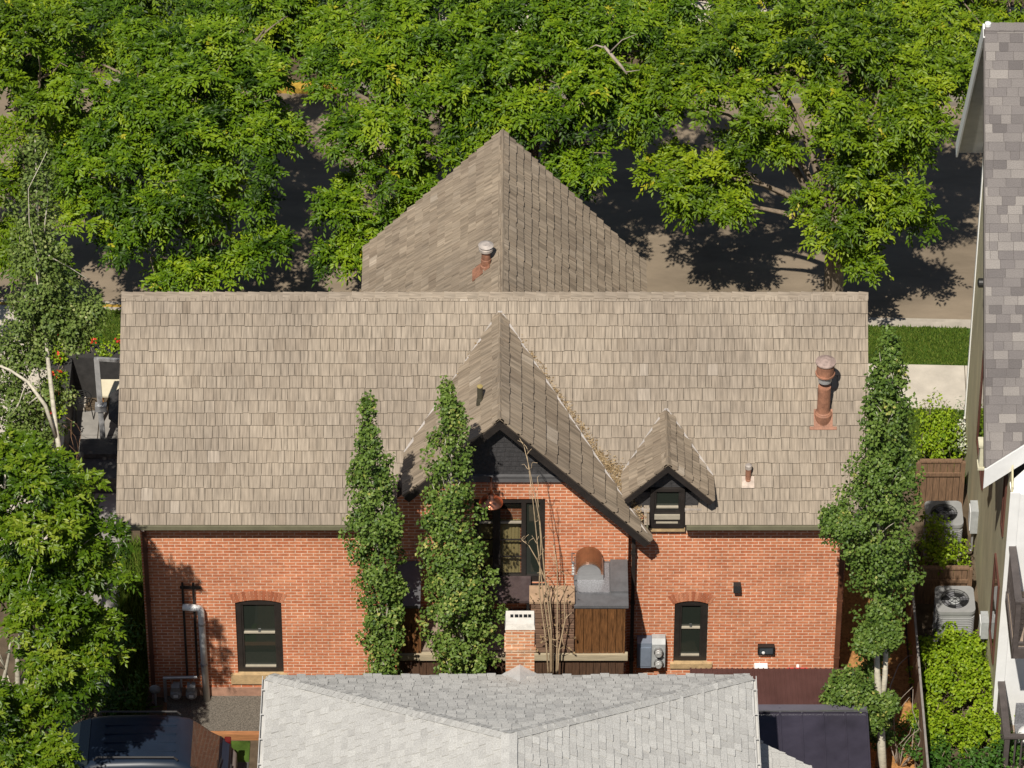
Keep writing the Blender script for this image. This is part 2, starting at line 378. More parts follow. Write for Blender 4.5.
def rdir(g, n): d = g.normal(size=(n, 3)); return d/np.linalg.norm(d, axis=1, keepdims=True)
def clumps_of(g, lobes, dens=24, shell=.5, zmin=-.75):
    C = []; D = []; T = []
    for (c, r) in lobes:
        n = max(4, int(dens*r*r)); d = rdir(g, n*2); d = d[d[:, 2] > zmin][:n]
        rr = r*(shell+(1-shell)*np.sqrt(g.random(len(d))))
        C.append(np.array(c)+d*rr[:, None]*np.array([1, 1, .85])); D.append(d); T.append(np.full(len(d), g.normal(0, .05)))
    return np.concatenate(C), np.concatenate(D), np.concatenate(T)
def compound_crown(name, seed, lobes, m, parent, base, dens=24, sprays=10, leaflets=8, spray=.29, L=.114, W=.046, yellow=.02):
    """clumps of drooping pinnate sprays, the leaf of an ash"""
    g = np.random.default_rng(seed); C0, D0, T0 = clumps_of(g, lobes, dens*.31, .74, -.5)
    ns = 7; T0 = g.normal(-.02, .17, len(C0))+T0
    dd = rdir(g, len(C0)*ns); dd[:, 2] = np.abs(dd[:, 2])*.9-.25
    C = np.repeat(C0, ns, 0)+dd*np.array([.36, .36, .26])*g.uniform(.5, 1, (len(dd), 1)); D = np.repeat(D0, ns, 0)*.35+dd; T = np.repeat(T0, ns)
    n = len(C); k = sprays
    sd = rdir(g, n*k); sd = sd*.85+np.repeat(D, k, 0)*.55+np.array([0, 0, .25]); sd /= np.linalg.norm(sd, axis=1, keepdims=True)
    so_ = np.repeat(C, k, 0)+rdir(g, n*k)*.10
    sl_ = spray*g.uniform(.6, 1.35, n*k)
    tone = np.repeat(np.clip(g.normal(.5, .13, n)+T, 0, 1), k)+g.normal(0, .10, n*k)
    isy = g.random(n*k) < yellow
    j = leaflets
    t = np.tile(np.linspace(.18, 1, j), n*k); side = np.tile(np.array([(-1) ** i for i in range(j)]), n*k)
    side[j-1::j] = 0
    sdr = np.repeat(sd, j, 0); slr = np.repeat(sl_, j); base_p = np.repeat(so_, j, 0)+sdr*(t*slr)[:, None]
    base_p[:, 2] -= (t**2)*slr*.32
    upv = np.array([0, 0, 1.0]); lat = np.cross(sdr, upv); lat /= np.maximum(np.linalg.norm(lat, axis=1, keepdims=True), 1e-6)
    ax = sdr.copy(); ax[:, 2] -= t*.45
    leaf_ax = ax*.75+lat*side[:, None]*.9+g.normal(0, .22, base_p.shape); leaf_ax[:, 2] -= .10
    nrm = g.normal(0, .36, base_p.shape)+np.array([-.12, -.55, .95])+sdr*.25
    r_ = np.clip(np.repeat(tone, j)+g.normal(0, .07, len(t)), 0, .94); r_[np.repeat(isy, j)] = 1.0
    return leaf_mesh(name, base_p, leaf_ax, nrm, L*g.uniform(.7, 1.25, len(t)), W*g.uniform(.8, 1.25, len(t)), r_, m, parent, base), C
def simple_crown(name, seed, lobes, m, parent, base, dens=30, per=60, cr=.22, L=.07, W=.06, tone0=.5, tsd=.16, shell=.35, zmin=-1, up=.6):
    """loose clumps of single leaves"""
    g = np.random.default_rng(seed); C, D, T = clumps_of(g, lobes, dens, shell, zmin)
    n = len(C); k = per
    off = rdir(g, n*k)*(cr*g.random(n*k)**.45)[:, None]
    P = np.repeat(C, k, 0)+off
    nrm = off/cr*.6+np.repeat(D, k, 0)*.4+np.array([0, 0, up])+g.normal(0, .45, P.shape)
    ax = np.cross(nrm, g.normal(size=P.shape))+off/cr*.4; ax[:, 2] -= .25
    tone = np.clip(np.repeat(np.clip(g.normal(tone0, .10, n)+T, 0, 1), k)+g.normal(0, tsd, n*k), 0, 1)
    return leaf_mesh(name, P, ax, nrm, L*g.uniform(.7, 1.3, n*k), W*g.uniform(.8, 1.2, n*k), tone, m, parent, base), C
def limb(mb, a, b, r0, r1, seed, bend=.12, n=7, sides=7):
    g = random.Random(seed); a, b = V(a), V(b); L = (b-a).length
    k = V((g.uniform(-1, 1), g.uniform(-1, 1), g.uniform(-.3, 1)))*L*bend; k2 = V((g.uniform(-1, 1), g.uniform(-1, 1), 0))*L*bend*.5
    pts = []; rs = []
    for i in range(n):
        t = i/(n-1); pts.append(a.lerp(b, t)+k*math.sin(math.pi*t)+k2*math.sin(2*math.pi*t)); rs.append(r0+(r1-r0)*t)
    mb.tube(pts, rs, sides); return pts
def lob(spec): return [(on_y(px, py, y), r) for px, py, y, r in spec]
def street_tree(px, Y, spec, label, m, seed, group, tr=.2, dens=24, yellow=.006, lean=0):
    L = lob(spec); x = (px-512)/53.0; base = V((x, Y, 0)); t = thing('street_tree', label, 'tree', base, group)
    mb = MB(); cen = sum((l[0] for l in L), V((0, 0, 0)))/len(L)
    fork = V((x+lean, Y, max(2.0, min(3.0, cen.z*.5))))
    mb.tube([base-V((0, 0, .1)), base+V((0, 0, .15)), base.lerp(fork, .5)+V((.05, .03, 0)), fork, fork+V((.05, 0, .7))], [tr*1.4, tr*1.08, tr*.95, tr*.8, tr*.35], 10)
    for i, (c, r) in enumerate(L):
        f0 = fork-V((0, 0, .3-.1*(i % 6))); m0 = V((fork.x*.6+c.x*.4+R.uniform(-.15, .15), fork.y*.4+c.y*.6+.25, max(fork.z, c.z-.15))); e0 = c+V((0, .15, .05)); p = [f0*(1-q)**2+m0*2*q*(1-q)+e0*q*q for q in [k/6 for k in range(7)]]; mb.tube(p, [tr*.30*(1-k/6)+.018 for k in range(7)], 7)
        for q in range(3):
            d = V((R.uniform(-1, 1), R.uniform(-1, 1), R.uniform(-.3, .8))).normalized()*r*.7
            limb(mb, p[4], c+d, .022, .006, seed*90+i*5+q, .12, 5, 5)
    mb.build('trunk', BARK, t, smooth=True)
    if seed == 104:   # a bleached dead limb sticks out of this crown
        q = MB(); q.tube([on_y(604, 46, 10.4), on_y(614, 58, 10.3), on_y(621, 66, 10.3), on_y(627, 74, 10.2)], [.028, .035, .03, .018], 7); q.tube([on_y(606, 48, 10.4), on_y(596, 45, 10.5), on_y(588, 49, 10.5)], [.02, .014, .006], 6); q.tube([on_y(610, 52, 10.3), on_y(622, 40, 10.3), on_y(637, 34, 10.4)], [.016, .010, .004], 6); q.tube([on_y(626, 72, 10.2), on_y(640, 70, 10.2)], [.012, .004], 6)
        q.build('dead_branch', DEADTWIG, t, smooth=True)
    compound_crown('crown', seed, L, m, t, tuple(base), dens, yellow=yellow)
    return t
def column_tree(name, prof, Y, label, m, seed, group, bark=PALEBARK, dens=58, per=40, stems=(), L=.064, tone0=.5, extra=()):
    """narrow upright aspen; prof = (py, centre px, half width px) down the tree"""
    g = np.random.default_rng(seed); pts = [(on_y(cx, py, Y), hw*.88/55.0) for py, cx, hw in prof]
    b = pts[-1][0]; base = V((b.x, Y, 0)); t = thing(name, label, 'tree', base, group)
    zs = np.array([p[0].z for p in pts])[::-1]; xs = np.array([p[0].x for p in pts])[::-1]; ws = np.array([p[1] for p in pts])[::-1]
    n = int(dens*np.trapz(ws, zs)*3.2); zz = g.uniform(zs[0], zs[-1], n*3); w_ = np.interp(zz, zs, ws); keep = g.random(n*3) < w_/ws.max(); zz = zz[keep][:n]; w_ = w_[keep][:n]; n = len(zz)
    a = g.uniform(0, 2*math.pi, n); r = w_*.96*np.sqrt(g.uniform(.05, 1, n))
    r *= (1+.20*np.sin(zz*5.1+2.3*np.cos(a+seed)+seed)+.16*np.sin(zz*11.3+a*2+seed*2))*np.where(g.random(n) < .12, g.uniform(1.05, 1.35, n), 1)
    hole = np.sin(zz*4.3+a*2.0+seed*1.7)+np.sin(zz*9.1-a*3.0+seed) < -1.05; C_keep = ~hole; zz, a, r = zz[C_keep], a[C_keep], r[C_keep]; n = len(zz)
    zt_ = zs[-1]-g.random(14)*.8; zz = np.concatenate([zz, zt_]); a = np.concatenate([a, g.uniform(0, 6.28, 14)]); r = np.concatenate([r, .05+.1*g.random(14)*(zs[-1]-zt_)]); n = len(zz)
    C = np.stack([np.interp(zz, zs, xs)+r*np.cos(a), Y+r*np.sin(a), zz], 1); D = np.stack([np.cos(a), np.sin(a), np.full(n, .5)], 1)
    for px, py, rad_, dy in extra:
        k = int(60*rad_/.3); d = rdir(g, k); C = np.concatenate([C, np.array(on_y(px, py, Y+dy))+d*rad_*np.cbrt(g.random(k))[:, None]]); D = np.concatenate([D, d])
    n = len(C); k = per; cr = .13
    off = rdir(g, n*k)*(cr*g.random(n*k)**.45)[:, None]*np.array([1, 1, 1.35])
    P = np.repeat(C, k, 0)+off
    nrm = off/cr*.4+np.repeat(D, k, 0)*.45+np.array([-.1, -.25, .5])+g.normal(0, .5, P.shape)
    ax = np.cross(nrm, g.normal(size=P.shape))+off/cr*.4; ax[:, 2] -= .15
    tone = np.clip(np.repeat(g.normal(tone0, .13, n), k)+g.normal(0, .17, n*k), 0, 1)
    mb = MB(); path = [base-V((0, 0, .1))]+[V((x*.8+b.x*.2, Y, z)) for x, z in zip(xs[:-2], zs[:-2])]
    mb.tube(path, [.07-.062*q/(len(path)-1) for q in range(len(path))], 8)
    for q in range(60):
        z = R.uniform(zs[0]+.6, zs[-1]-.3); w = float(np.interp(z, zs, ws)); x = float(np.interp(z, zs, xs)); aa = R.uniform(0, 6.28)
        limb(mb, V((x*.8+b.x*.2, Y, z-.4)), V((x+w*.7*math.cos(aa), Y+w*.7*math.sin(aa), z+.35)), .013, .004, seed*70+q, .08, 5, 5)
    for st in stems: mb.tube([on_y(*p[:3]) for p in st], [p[3] for p in st], 8)
    mb.build('trunk', bark, t, smooth=True)
    leaf_mesh('crown', P, ax, nrm, L*g.uniform(.7, 1.3, n*k), L*.85*g.uniform(.8, 1.2, n*k), tone, m, t, tuple(base))
    return t
def shrub(name, lobes, label, m, seed, group=None, dens=50, per=40, L=.07, W=.05, cr=.16, cat='shrub', stemmat=BARK, up=.6):
    base = V((sum(l[0].x for l in lobes)/len(lobes), sum(l[0].y for l in lobes)/len(lobes), 0))
    t = thing(name, label, cat, base, group); mb = MB()
    for i, (c, r) in enumerate(lobes):
        for q in range(3): limb(mb, V((c[0]+R.uniform(-.1, .1), c[1]+R.uniform(-.1, .1), max(-.05, c[2]-.5))), V(c)+V((R.uniform(-1, 1), R.uniform(-1, 1), R.uniform(-.3, 1)))*r*.7, .018, .004, seed*40+i*4+q, .1, 5, 5)
    mb.build('stem', stemmat, t, smooth=True)
    simple_crown('foliage', seed, lobes, m, t, tuple(base), dens, per, cr, L, W, .5, .16, .25, up=up)
    return t

exec_parts = []
# ================================================================== SETTING
struct(bx(-400, 400, -400, 900, -.6, -.22).build('ground', SOIL))
STREET = rad(-1.9)   # the street runs a little askew to the house
def askew(o): o.rotation_euler.z = STREET; return o
askew(struct(bx(-60, 60, 11.30, 18.4, -.2, -.13).build('road', ASPHALT)))
yard = MB()
yard.box(-60, 60, -60, 10.9, -.21, -.02); askew(struct(yard.build('yard_soil', SOIL)))
askew(struct(bx(-60, 60, 18.66, 60, -.21, -.02).build('far_verge', SOIL)))
kb = MB()
for i in range(-24, 24): kb.box(i*2.4+.006, i*2.4+2.394, 10.9, 11.08, -.2, .0); kb.box(i*2.4+.006, i*2.4+2.394, 11.08, 11.32, -.2, -.118)
askew(struct(kb.build('near_kerb', KERB)))
yk = MB(); yk.box(-13, -6.5, 11.0, 11.085, -.12, .004); askew(struct(yk.build('yellow_near_kerb', YELLOW)))
kb = MB(); kb.box(-60, -5.6, 18.4, 18.65, -.2, 0); kb.box(-4.3, 60, 18.4, 18.65, -.2, 0); askew(struct(kb.build('far_kerb', plain('shaded_kerb', (.20, .175, .145), .9, .25, 3))))  # far kerb's darker colour stands in for the shade of the trees
askew(struct(bx(-5.6, -4.3, 18.39, 18.65, -.2, .004).build('yellow_far_kerb', YELLOW)))
lw = MB(); lw.box(4.0, 30, 9.72, 10.9, -.02, .0); lw.box(-9.6, 4.0, 9.72, 10.9, -.02, -.002); lw.box(4.5, 8.6, 6.2, 8.38, -.02, .0); lw.box(-6.8, 4.5, 7.6, 8.38, -.02, -.002)
askew(struct(lw.build('lawn', LAWN)))
sw = MB()
for i in range(-16, 16): sw.box(i*1.55+.85+.007, i*1.55+2.40-.007, 8.38, 9.72, -.02, .012)
askew(struct(sw.build('sidewalk', CONC)))
askew(struct(bx(-60, 60, 20.2, 21.8, -.02, .012).build('far_sidewalk', CONC)))
pth = MB()
pth.box(-16, -8.6, 3.2, 8.38, -.02, .006); pth.box(-13.5, -9.7, 9.72, 10.95, -.02, .008); askew(struct(pth.build('side_path', CONC)))
struct(bx(-16, -4.75, -7.5, -1.75, -.02, .006).build('driveway', DARKASPH))
struct(bx(-6.35, -4.0, -1.05, -.03, -.02, .02).build('gravel_bed', GRAVEL))
struct(bx(6.05, 7.30, -6.0, 3.4, -.02, .02).build('mulch_bed', MULCH))
pt = MB()
for i in range(2):
    for j in range(11): pt.box(-8.75+i*.72+.01, -8.03+i*.72-.01, -.2+j*.75+.01, .55+j*.75-.01, -.02, .03)
struct(pt.build('patio_paving', PAVER))
struct(bx(-6.2, -4.75, -1.75, -1.2, -.02, .006).build('lawn_patch', LAWN))
def grass(name, rects, seed, n, h=.07, wd=.012):
    g = np.random.default_rng(seed); P = []
    for (x0, x1, y0, y1, z, k) in rects:
        m = int(n*(x1-x0)*(y1-y0)*k); P.append(np.stack([g.uniform(x0, x1, m), g.uniform(y0, y1, m), np.full(m, z)], 1))
    P = np.concatenate(P); A = g.normal(0, .35, P.shape)+np.array([0, 0, 1.0]); N = g.normal(0, .6, P.shape)+np.array([0, -1, .2])
    o = leaf_mesh(name, P, A, N, h*g.uniform(.6, 1.5, len(P)), np.full(len(P), wd), np.clip(g.normal(.5, .2, len(P)), 0, 1), GRASSM, None, (0, 0, 0))
    o['kind'] = 'stuff'; tag(o, 'short green grass of the lawn strips beside the pavement', 'grass'); return o
askew(grass('grass', [(5.5, 8.7, 9.74, 10.88, 0, 1), (5.6, 8.5, 6.4, 8.36, 0, 1), (-9.5, -6.5, 9.74, 10.88, 0, 1)], 5, 3000, .06, .02))
o = grass('tall_grass', [(-7.35, -6.7, -2.2, 4.0, 0, 1)], 6, 1300, .30, .028); o['label'] = 'long uncut grass along the left end of the brick house'

# ================================================================== BRICK HOUSE
ZE, YE, YR, ZR = 4.42, -.28, 2.63, 7.33
XL, XR = -6.63, on_y(843, 600, 0).x
house = thing('brick_house', 'red brick house with weathered shake roof, pointed front gable and small dormer', 'house', (0, 0, 0))
def rect(x0, y0, x1, y1, Y):
    a = on_y(x0, (y0+y1)/2, Y); b = on_y(x1, (y0+y1)/2, Y); return a.x, b.x, on_y(x0, y1, Y).z, on_y(x0, y0, Y).z
def archtop(x0, x1, z0, z1, Y, rise, n=9):
    p = [(x0, Y, z0), (x1, Y, z0)]
    for i in range(n):
        t = i/(n-1); p.append((x1+(x0-x1)*t, Y, z1-rise+rise*(1-(2*t-1)**2)))
    return p
W1 = rect(236.5, 600, 282.5, 673, 0); W2 = rect(674, 601, 707.5, 662, 0)
FW = rect(474, 499, 545, 583, -.25)
wall = MB()
h1 = archtop(*W1, 0, .07); h2 = archtop(*W2, 0, .06)
wall.holed([(XL, 0, -.05), (XR, 0, -.05), (XR, 0, 4.56), (XL, 0, 4.56)], [h1, h2], flip=False)
def reveal(mb, loop, d=.14):
    n = len(loop)
    for i in range(n):
        a, b = V(loop[i]), V(loop[(i+1) % n]); mb.face([a, b, b+V((0, d, 0)), a+V((0, d, 0))])
reveal(wall, h1); reveal(wall, h2)
YB = 5.26
for x in (XL, XR):
    wall.face([(x, 0, -.05), (x, YB, -.05), (x, YB, 4.56), (x, YR, 7.2), (x, 0, 4.56)])
wall.face([(XL, YB, -.05), (XR, YB, -.05), (XR, YB, 4.56), (XL, YB, 4.56)])
# rear wing under the back gable
wall.face([(-2.45, YB, -.05), (-2.45, 7.15, -.05), (-2.45, 7.15, 4.75), (-2.45, YB, 4.75)]); wall.face([(2.2, YB, -.05), (2.2, 7.15, -.05), (2.2, 7.15, 4.4), (2.2, YB, 4.4)])
wall.face([(-2.45, 7.15, -.05), (2.2, 7.15, -.05), (2.2, 7.15, 4.4), (-.17, 7.15, 7.15), (-2.45, 7.15, 4.75)])
# front gable wall with its window opening
GX0, GX1, GY = -2.03, 2.07, -.25
AP = V((-.21, -.55, 7.10)); RT = V((2.44, -.55, 4.26)); LT = V((-1.9, -.55, 5.32))
kr = (AP.z-RT.z)/(RT.x-AP.x); kl = (AP.z-LT.z)/(AP.x-LT.x)
zg = lambda x, dz=.16: AP.z-dz-(kr*(x-AP.x) if x > AP.x else kl*(AP.x-x))
fh = [(FW[0], GY, FW[2]), (FW[1], GY, FW[2]), (FW[1], GY, FW[3]), (FW[0], GY, FW[3])]
wall.holed([(GX0, GY, -.05), (GX1, GY, -.05), (GX1, GY, zg(GX1)), (AP.x, GY, zg(AP.x)), (GX0, GY, zg(GX0))], [fh])
reveal(wall, fh, .16)
for x in (GX0, GX1): wall.face([(x, GY, -.05), (x, 0, -.05), (x, 0, zg(x)), (x, GY, zg(x))]); 
wall.face([(GX0, 0, 4.2), (GX0, .62, 4.2), (GX0, .62, zg(GX0)), (GX0, 0, zg(GX0))])
wall.build('wall', BRICK, house)
# foundation course
PINK = plain('pink_stone', (.34, .19, .13), .9, .3, 5, bump=.3)
for a, b in ((XL-.02, GX0), (GX1, XR+.02)): bx(a, b, -.025, -.001, -.05, .22).build('foundation', PINK, house)

# ---- roof slopes
SL = math.sqrt(.5); un = V((0, SL, SL)); ux = V((1, 0, 0))
O = V((-7.02, YE, ZE)); LEN = (V((0, YR, ZR))-V((0, YE, ZE))).length
xd0, xd1 = on_y(649, 515, -.05).x, on_y(685, 515, -.05).x
def rr_(x0, x1, v0, v1): return ccw([(x0-O.x, v0), (x1-O.x, v0), (x1-O.x, v1), (x0-O.x, v1)])
XE = 6.33
main_regs = [ccw([(0, .36), (XE-O.x, .36), (XE-O.x-.0, LEN), (.07, LEN)]), rr_(-7.02, GX0, 0, .36), rr_(RT.x-.10, xd0, 0, .36), rr_(xd1, XE, 0, .36)]
rf = MB(); shingle(rf, O, ux, un, main_regs, expo=.222, wmin=.10, wmax=.24, thick=.030, jit=.016, rnd=shake_tone, seed=11)
roof = rf.build('roof', SHAKE, house)
def slab(pts, nrm, t=.11):
    n = V(nrm).normalized(); m = MB(); m.prism([V(p)-n*.004 for p in pts], -n*t); return m
mn = V((0, -SL, SL)); bn = V((0, SL, SL))
dk = slab([(-7.0, YE+.26, ZE+.26), (XE-.01, YE+.26, ZE+.26), (XE-.01, YR, ZR), (-6.93, YR, ZR)], mn)
for a, b in ((-7.0, GX0), (RT.x-.10, xd0), (xd1, XE-.01)): dk.prism([V(p)-mn*.004 for p in ((a, YE+.01, ZE+.01), (b, YE+.01, ZE+.01), (b, YE+.26, ZE+.26), (a, YE+.26, ZE+.26))], -mn*.11)
dk.prism([V(p)-bn*.004 for p in ((-7.0, 2*YR-YE, ZE), (XE, 2*YR-YE, ZE), (XE, YR+.004, ZR), (-6.94, YR+.004, ZR))], -bn*.10)
dk.build('roof_deck', FASCIA, roof)
# rear slope tiles (hidden from here but real)
m = MB(); O2 = V((XE, 2*YR-YE, ZE)); shingle(m, O2, -ux, V((0, -SL, SL)), [ccw([(0, 0), (13.3, 0), (13.3, LEN), (0, LEN)])], expo=.222, wmin=.2, wmax=.4, thick=.02, rnd=shake_tone, seed=12); m.build('rear_slope', SHAKE, roof)
m = MB(); ridge_cap(m, (-6.95, YR, ZR+.0), (XE+.01, YR, ZR), (0, -SL, -SL), (0, SL, -SL), .205, .12, seed=5); m.build('ridge_cap', SHAKE, roof)
# ---- back gable
BA = V((-.17, 7.46, 7.30)); BL = V((-2.77, 7.46, 4.54)); BR = V((2.49, 7.46, 4.20))
m = MB()
def gable_plane(mb, apex, tip, yv, seed, mat_uv=None, expo=.21, extra=None):
    """a gable slope running from the rake at apex-tip to where it meets the slope behind; yv(z) gives that y"""
    pts = [apex, tip, V((tip.x, yv(tip.z), tip.z)), V((apex.x, yv(apex.z), apex.z))]
    up = (apex-tip).normalized(); u = up.cross(V((0, 0, 1))); n0 = V((apex.z-tip.z, 0, abs(tip.x-apex.x)))
    n = V(((1 if tip.x > apex.x else -1)*(apex.z-tip.z), 0, abs(tip.x-apex.x))).normalized()
    uu = up.cross(n).normalized()
    if uu.cross(up).dot(n) < 0: uu = -uu
    reg = plane_region(tip, uu, up, pts)
    shingle(mb, tip, uu, up, [reg], expo=expo, wmin=.11, wmax=.26, thick=.046, jit=.02, rnd=shake_tone, seed=seed)
    return pts, n
ybk = lambda z: min(7.4, 2*YR-(z-4.70))
pL, nL = gable_plane(m, BA, BL, ybk, 21); pR, nR = gable_plane(m, BA, BR, ybk, 22)
bg = m.build('back_gable_roof', SHAKE2, house)
d = slab(pL, nL); d2 = slab(pR, nR); d.raw(d2.v, d2.f); d.build('roof_deck', FASCIA, bg)
m = MB(); ridge_cap(m, BA, (BA.x, YR, BA.z), (BL-BA).normalized(), (BR-BA).normalized(), .21, .12, seed=6); m.build('ridge_cap', SHAKE2, bg)
# ---- front gable
yfr = lambda z: z-4.70+.02
m = MB(); pL, nL = gable_plane(m, AP, LT, yfr, 31, expo=.29); pR, nR = gable_plane(m, AP, RT, lambda z: max(yfr(z), -.54), 32, expo=.31)
fg = m.build('front_gable_roof', SHAKE2, house)
d = slab(pL, nL, .10); d2 = slab(pR, nR, .10); d.raw(d2.v, d2.f); d.build('roof_deck', FASCIA, fg)
m = MB(); ridge_cap(m, AP, (AP.x, 2.35, AP.z), (LT-AP).normalized(), (RT-AP).normalized(), .2, .11, seed=7); m.build('ridge_cap', SHAKE2, fg)
m = MB()
for tip, n in ((LT, nL), (RT, nR)):
    dn = (tip-AP).normalized()
    m.prism([AP-V((0, .012, .03)), tip-V((0, .012, .03)), tip-V((0, .012, .03))-n*.125, AP-V((0, .012, .03))-V((0, 0, .125/n.z))], (0, .035, 0))
m.build('bargeboard', DARKWOOD, fg)
m = MB()
for a, b, sh in ((V((AP.x, yfr(AP.z), AP.z)), V((LT.x, yfr(LT.z), LT.z)), -1), (V((AP.x, yfr(AP.z), AP.z)), V((RT.x, -.50, RT.z)), 1)):
    m.bar(a+mn*.055, b+mn*.055, .06, .012, mn)
m.build('valley_flashing', VALLEY, fg)
# dark shingled gable end, its trim board
def shing_wall(mb, poly, y, expo, seed):
    r = random.Random(seed)
    reg = ccw([(p[0], p[1]) for p in poly]); zs = [p[1] for p in reg]; xs = [p[0] for p in reg]; z = min(zs)
    while z < max(zs):
        x = min(xs)-r.random()*.15
        while x < max(xs):
            pl = clip([(x+.003, z), (x+.147, z), (x+.147, z+expo*1.1), (x+.003, z+expo*1.1)], reg)
            if len(pl) > 2:
                t = r.random(); f = lambda p: (p[0], y-.012*(1-(p[1]-z)/(expo*1.1))-.002, p[1]); top = [f(p) for p in pl]; mb.face(top, t)
                for i in range(len(pl)): a, b = top[i], top[(i+1) % len(pl)]; mb.face([b, a, (a[0], y, a[2]), (b[0], y, b[2])], t)
            x += .15
        z += expo
zt = on_y(510, 474, GY).z
m = MB(); xa = AP.x-(zg(AP.x)-zt)/kl+.02; xb = AP.x+(zg(AP.x)-zt)/kr-.02
m.prism([(xa, GY, zt), (xb, GY, zt), (AP.x, GY, zg(AP.x))], (0, -.03, 0))
shing_wall(m, [(xa, zt), (xb, zt), (AP.x, zg(AP.x))], GY-.031, .11, 4); m.build('gable_shingles', DARKSH, house)
MB().box(xa-.03, xb+.03, GY-.075, GY-.002, zt-.13, zt+.0).box(xa-.03, xb+.03, GY-.10, GY-.002, zt+.001, zt+.03).build('gable_trim', plain('grey_trim', (.10, .098, .10), .5, .2, 5), house)

# ---- windows
def arch_of(parent, x0, x1, z1, Y, rise, n=14, dep=.23):
    m = MB(); w = x1-x0; Rr = (w*w/4+rise*rise)/(2*rise); cx = (x0+x1)/2; cz = z1-Rr; a0 = math.asin((w/2+.03)/Rr)
    for i in range(n):
        a = -a0+2*a0*(i+.08)/n; b = -a0+2*a0*(i+.92)/n
        q = [(cx+math.sin(t)*r, Y-.002, cz+math.cos(t)*r) for r, t in ((Rr+.006, a), (Rr+.006, b), (Rr+dep, b), (Rr+dep, a))]
        m.prism(q, (0, -.006, 0), R.random())
    m.build('arch', ARCH, parent)
def sash_window(rc, Y, rise, split, name='window', mat_frame=DARKWOOD, jw=.10, label=None):
    x0, x1, z0, z1 = rc; m = MB(); y0, y1 = Y+.035, Y+.12
    m.box(x0+.003, x0+jw, y0, y1, z0+.003, z1-rise*.9); m.box(x1-jw, x1-.003, y0, y1, z0+.003, z1-rise*.9)
    m.prism([(x0+jw-.004, y0-.003, z1-rise-jw*.75), (x1-jw+.004, y0-.003, z1-rise-jw*.75)]+[V(p)+V((0, y0-.003-Y, -.004)) for p in archtop(x0+.003, x1-.003, z0, z1, Y, rise)[2:]], (0, .08, 0))
    m.box(x0+jw, x1-jw, y0-.002, y1, z0+.003, z0+.11)
    # sash stiles
    m.box(x0+jw+.001, x0+jw+.035, y0+.02, y1-.01, z0+.112, z1-rise-jw*.8); m.box(x1-jw-.035, x1-jw-.001, y0+.02, y1-.01, z0+.112, z1-rise-jw*.8)
    f = m.build(name, mat_frame, house); zm = z0+(z1-z0)*split
    MB().box(x0+jw+.036, x1-jw-.036, y0+.055, y0+.065, zm+.03, z1-rise*.6-jw*.75).build('pane', GLASS, f)
    MB().box(x0+jw+.036, x1-jw-.036, y0+.045, y0+.055, z0+.11, zm).build('pane', GLASS, f)
    MB().box(x0+jw+.037, x1-jw-.037, y0+.005, y0+.07, zm+.005, zm+.03).build('meeting_rail', SASHLIGHT, f)
    MB().box(x0+jw+.038, x1-jw-.038, y0+.005, y0+.05, z0+.112, z0+.14).build('bottom_rail', SASHLIGHT, f)
    if rise > .03:
        cx = (x0+x1)/2; MB().box(cx-.022, cx+.022, y0+.012, y0+.04, zm+.036, zm+.05).build('sash_lock', STEEL, f)
    return f
for rc, sill in ((W1, (231, 672.5, 287, 684)), (W2, (670, 661.5, 712, 668.5))):
    f = sash_window(rc, 0, .07, .52); arch_of(f, rc[0], rc[1], rc[3], 0, .07)
    a = rect(*sill, -.05); MB().box(a[0], a[1], -.055, .10, a[2], rc[2]+.001).build('sill', STONE, f)
# big gable window: three lights, muntins, cream curtains inside
x0, x1, z0, z1 = FW; m = MB(); ya, yb = GY+.03, GY+.13
xs = [x0+.003, x0+.09, 0, 0, x1-.09, x1-.003]; mx_ = on_y(496.5, 540, GY).x
m.box(xs[0], xs[1], ya, yb, z0, z1-.003); m.box(xs[4], xs[5], ya, yb, z0, z1-.003); m.box(xs[1], xs[4], ya+.002, yb, z1-.12, z1-.003); m.box(xs[1], xs[4], ya+.002, yb, z0+.003, z0+.14)
m.box(mx_-.07, mx_+.07, ya-.01, yb-.002, z0+.14, z1-.12); m.box(x1-.42, x1-.34, ya+.004, yb-.003, z0+.14, z1-.12)
fwin = m.build('gable_window', DARKWOOD, house)
MB().box(xs[1], mx_-.07, GY+.09, GY+.10, z0+.14, z1-.12).build('pane', CLEAR, fwin); MB().box(mx_+.07, x1-.42, GY+.09, GY+.10, z0+.14, z1-.12).build('pane', CLEAR, fwin); MB().box(x1-.34, xs[4], GY+.09, GY+.10, z0+.14, z1-.12).build('pane', GLASS, fwin)
zt2 = z1-.12-(z1-z0)*.26
MB().box(xs[1], mx_-.071, GY+.07, GY+.115, zt2, zt2+.035).box(mx_+.071, x1-.421, GY+.07, GY+.115, zt2, zt2+.035).build('transom_rail', SASHLIGHT, fwin)
m = MB()
zq = z0+.14; 
for f_ in (.33, .66): m.box(xs[1], mx_-.071, GY+.082, GY+.108, zq+(zt2-zq)*f_, zq+(zt2-zq)*f_+.022); m.box(mx_+.071, x1-.421, GY+.082, GY+.108, zq+(zt2-zq)*f_, zq+(zt2-zq)*f_+.022)
m.box(mx_+.44, mx_+.465, GY+.0815, GY+.1085, zq, zt2)
m.build('muntin', DARKWOOD, fwin)
m = MB()
for k in range(24):
    xk = x0+.05+k*(x1-x0-.5)/24; m.box(xk, xk+.04, GY+.22+.02*(k % 2), GY+.25+.02*(k % 2), z0+.02, zt2-.05)
m.build('curtain', BLIND, fwin)
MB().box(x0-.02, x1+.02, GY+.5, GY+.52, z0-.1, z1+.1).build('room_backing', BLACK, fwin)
MB().box(x0-.03, x1+.03, GY-.05, GY+.03, z0-.07, z0-.001).build('sill', DARKWOOD, fwin)

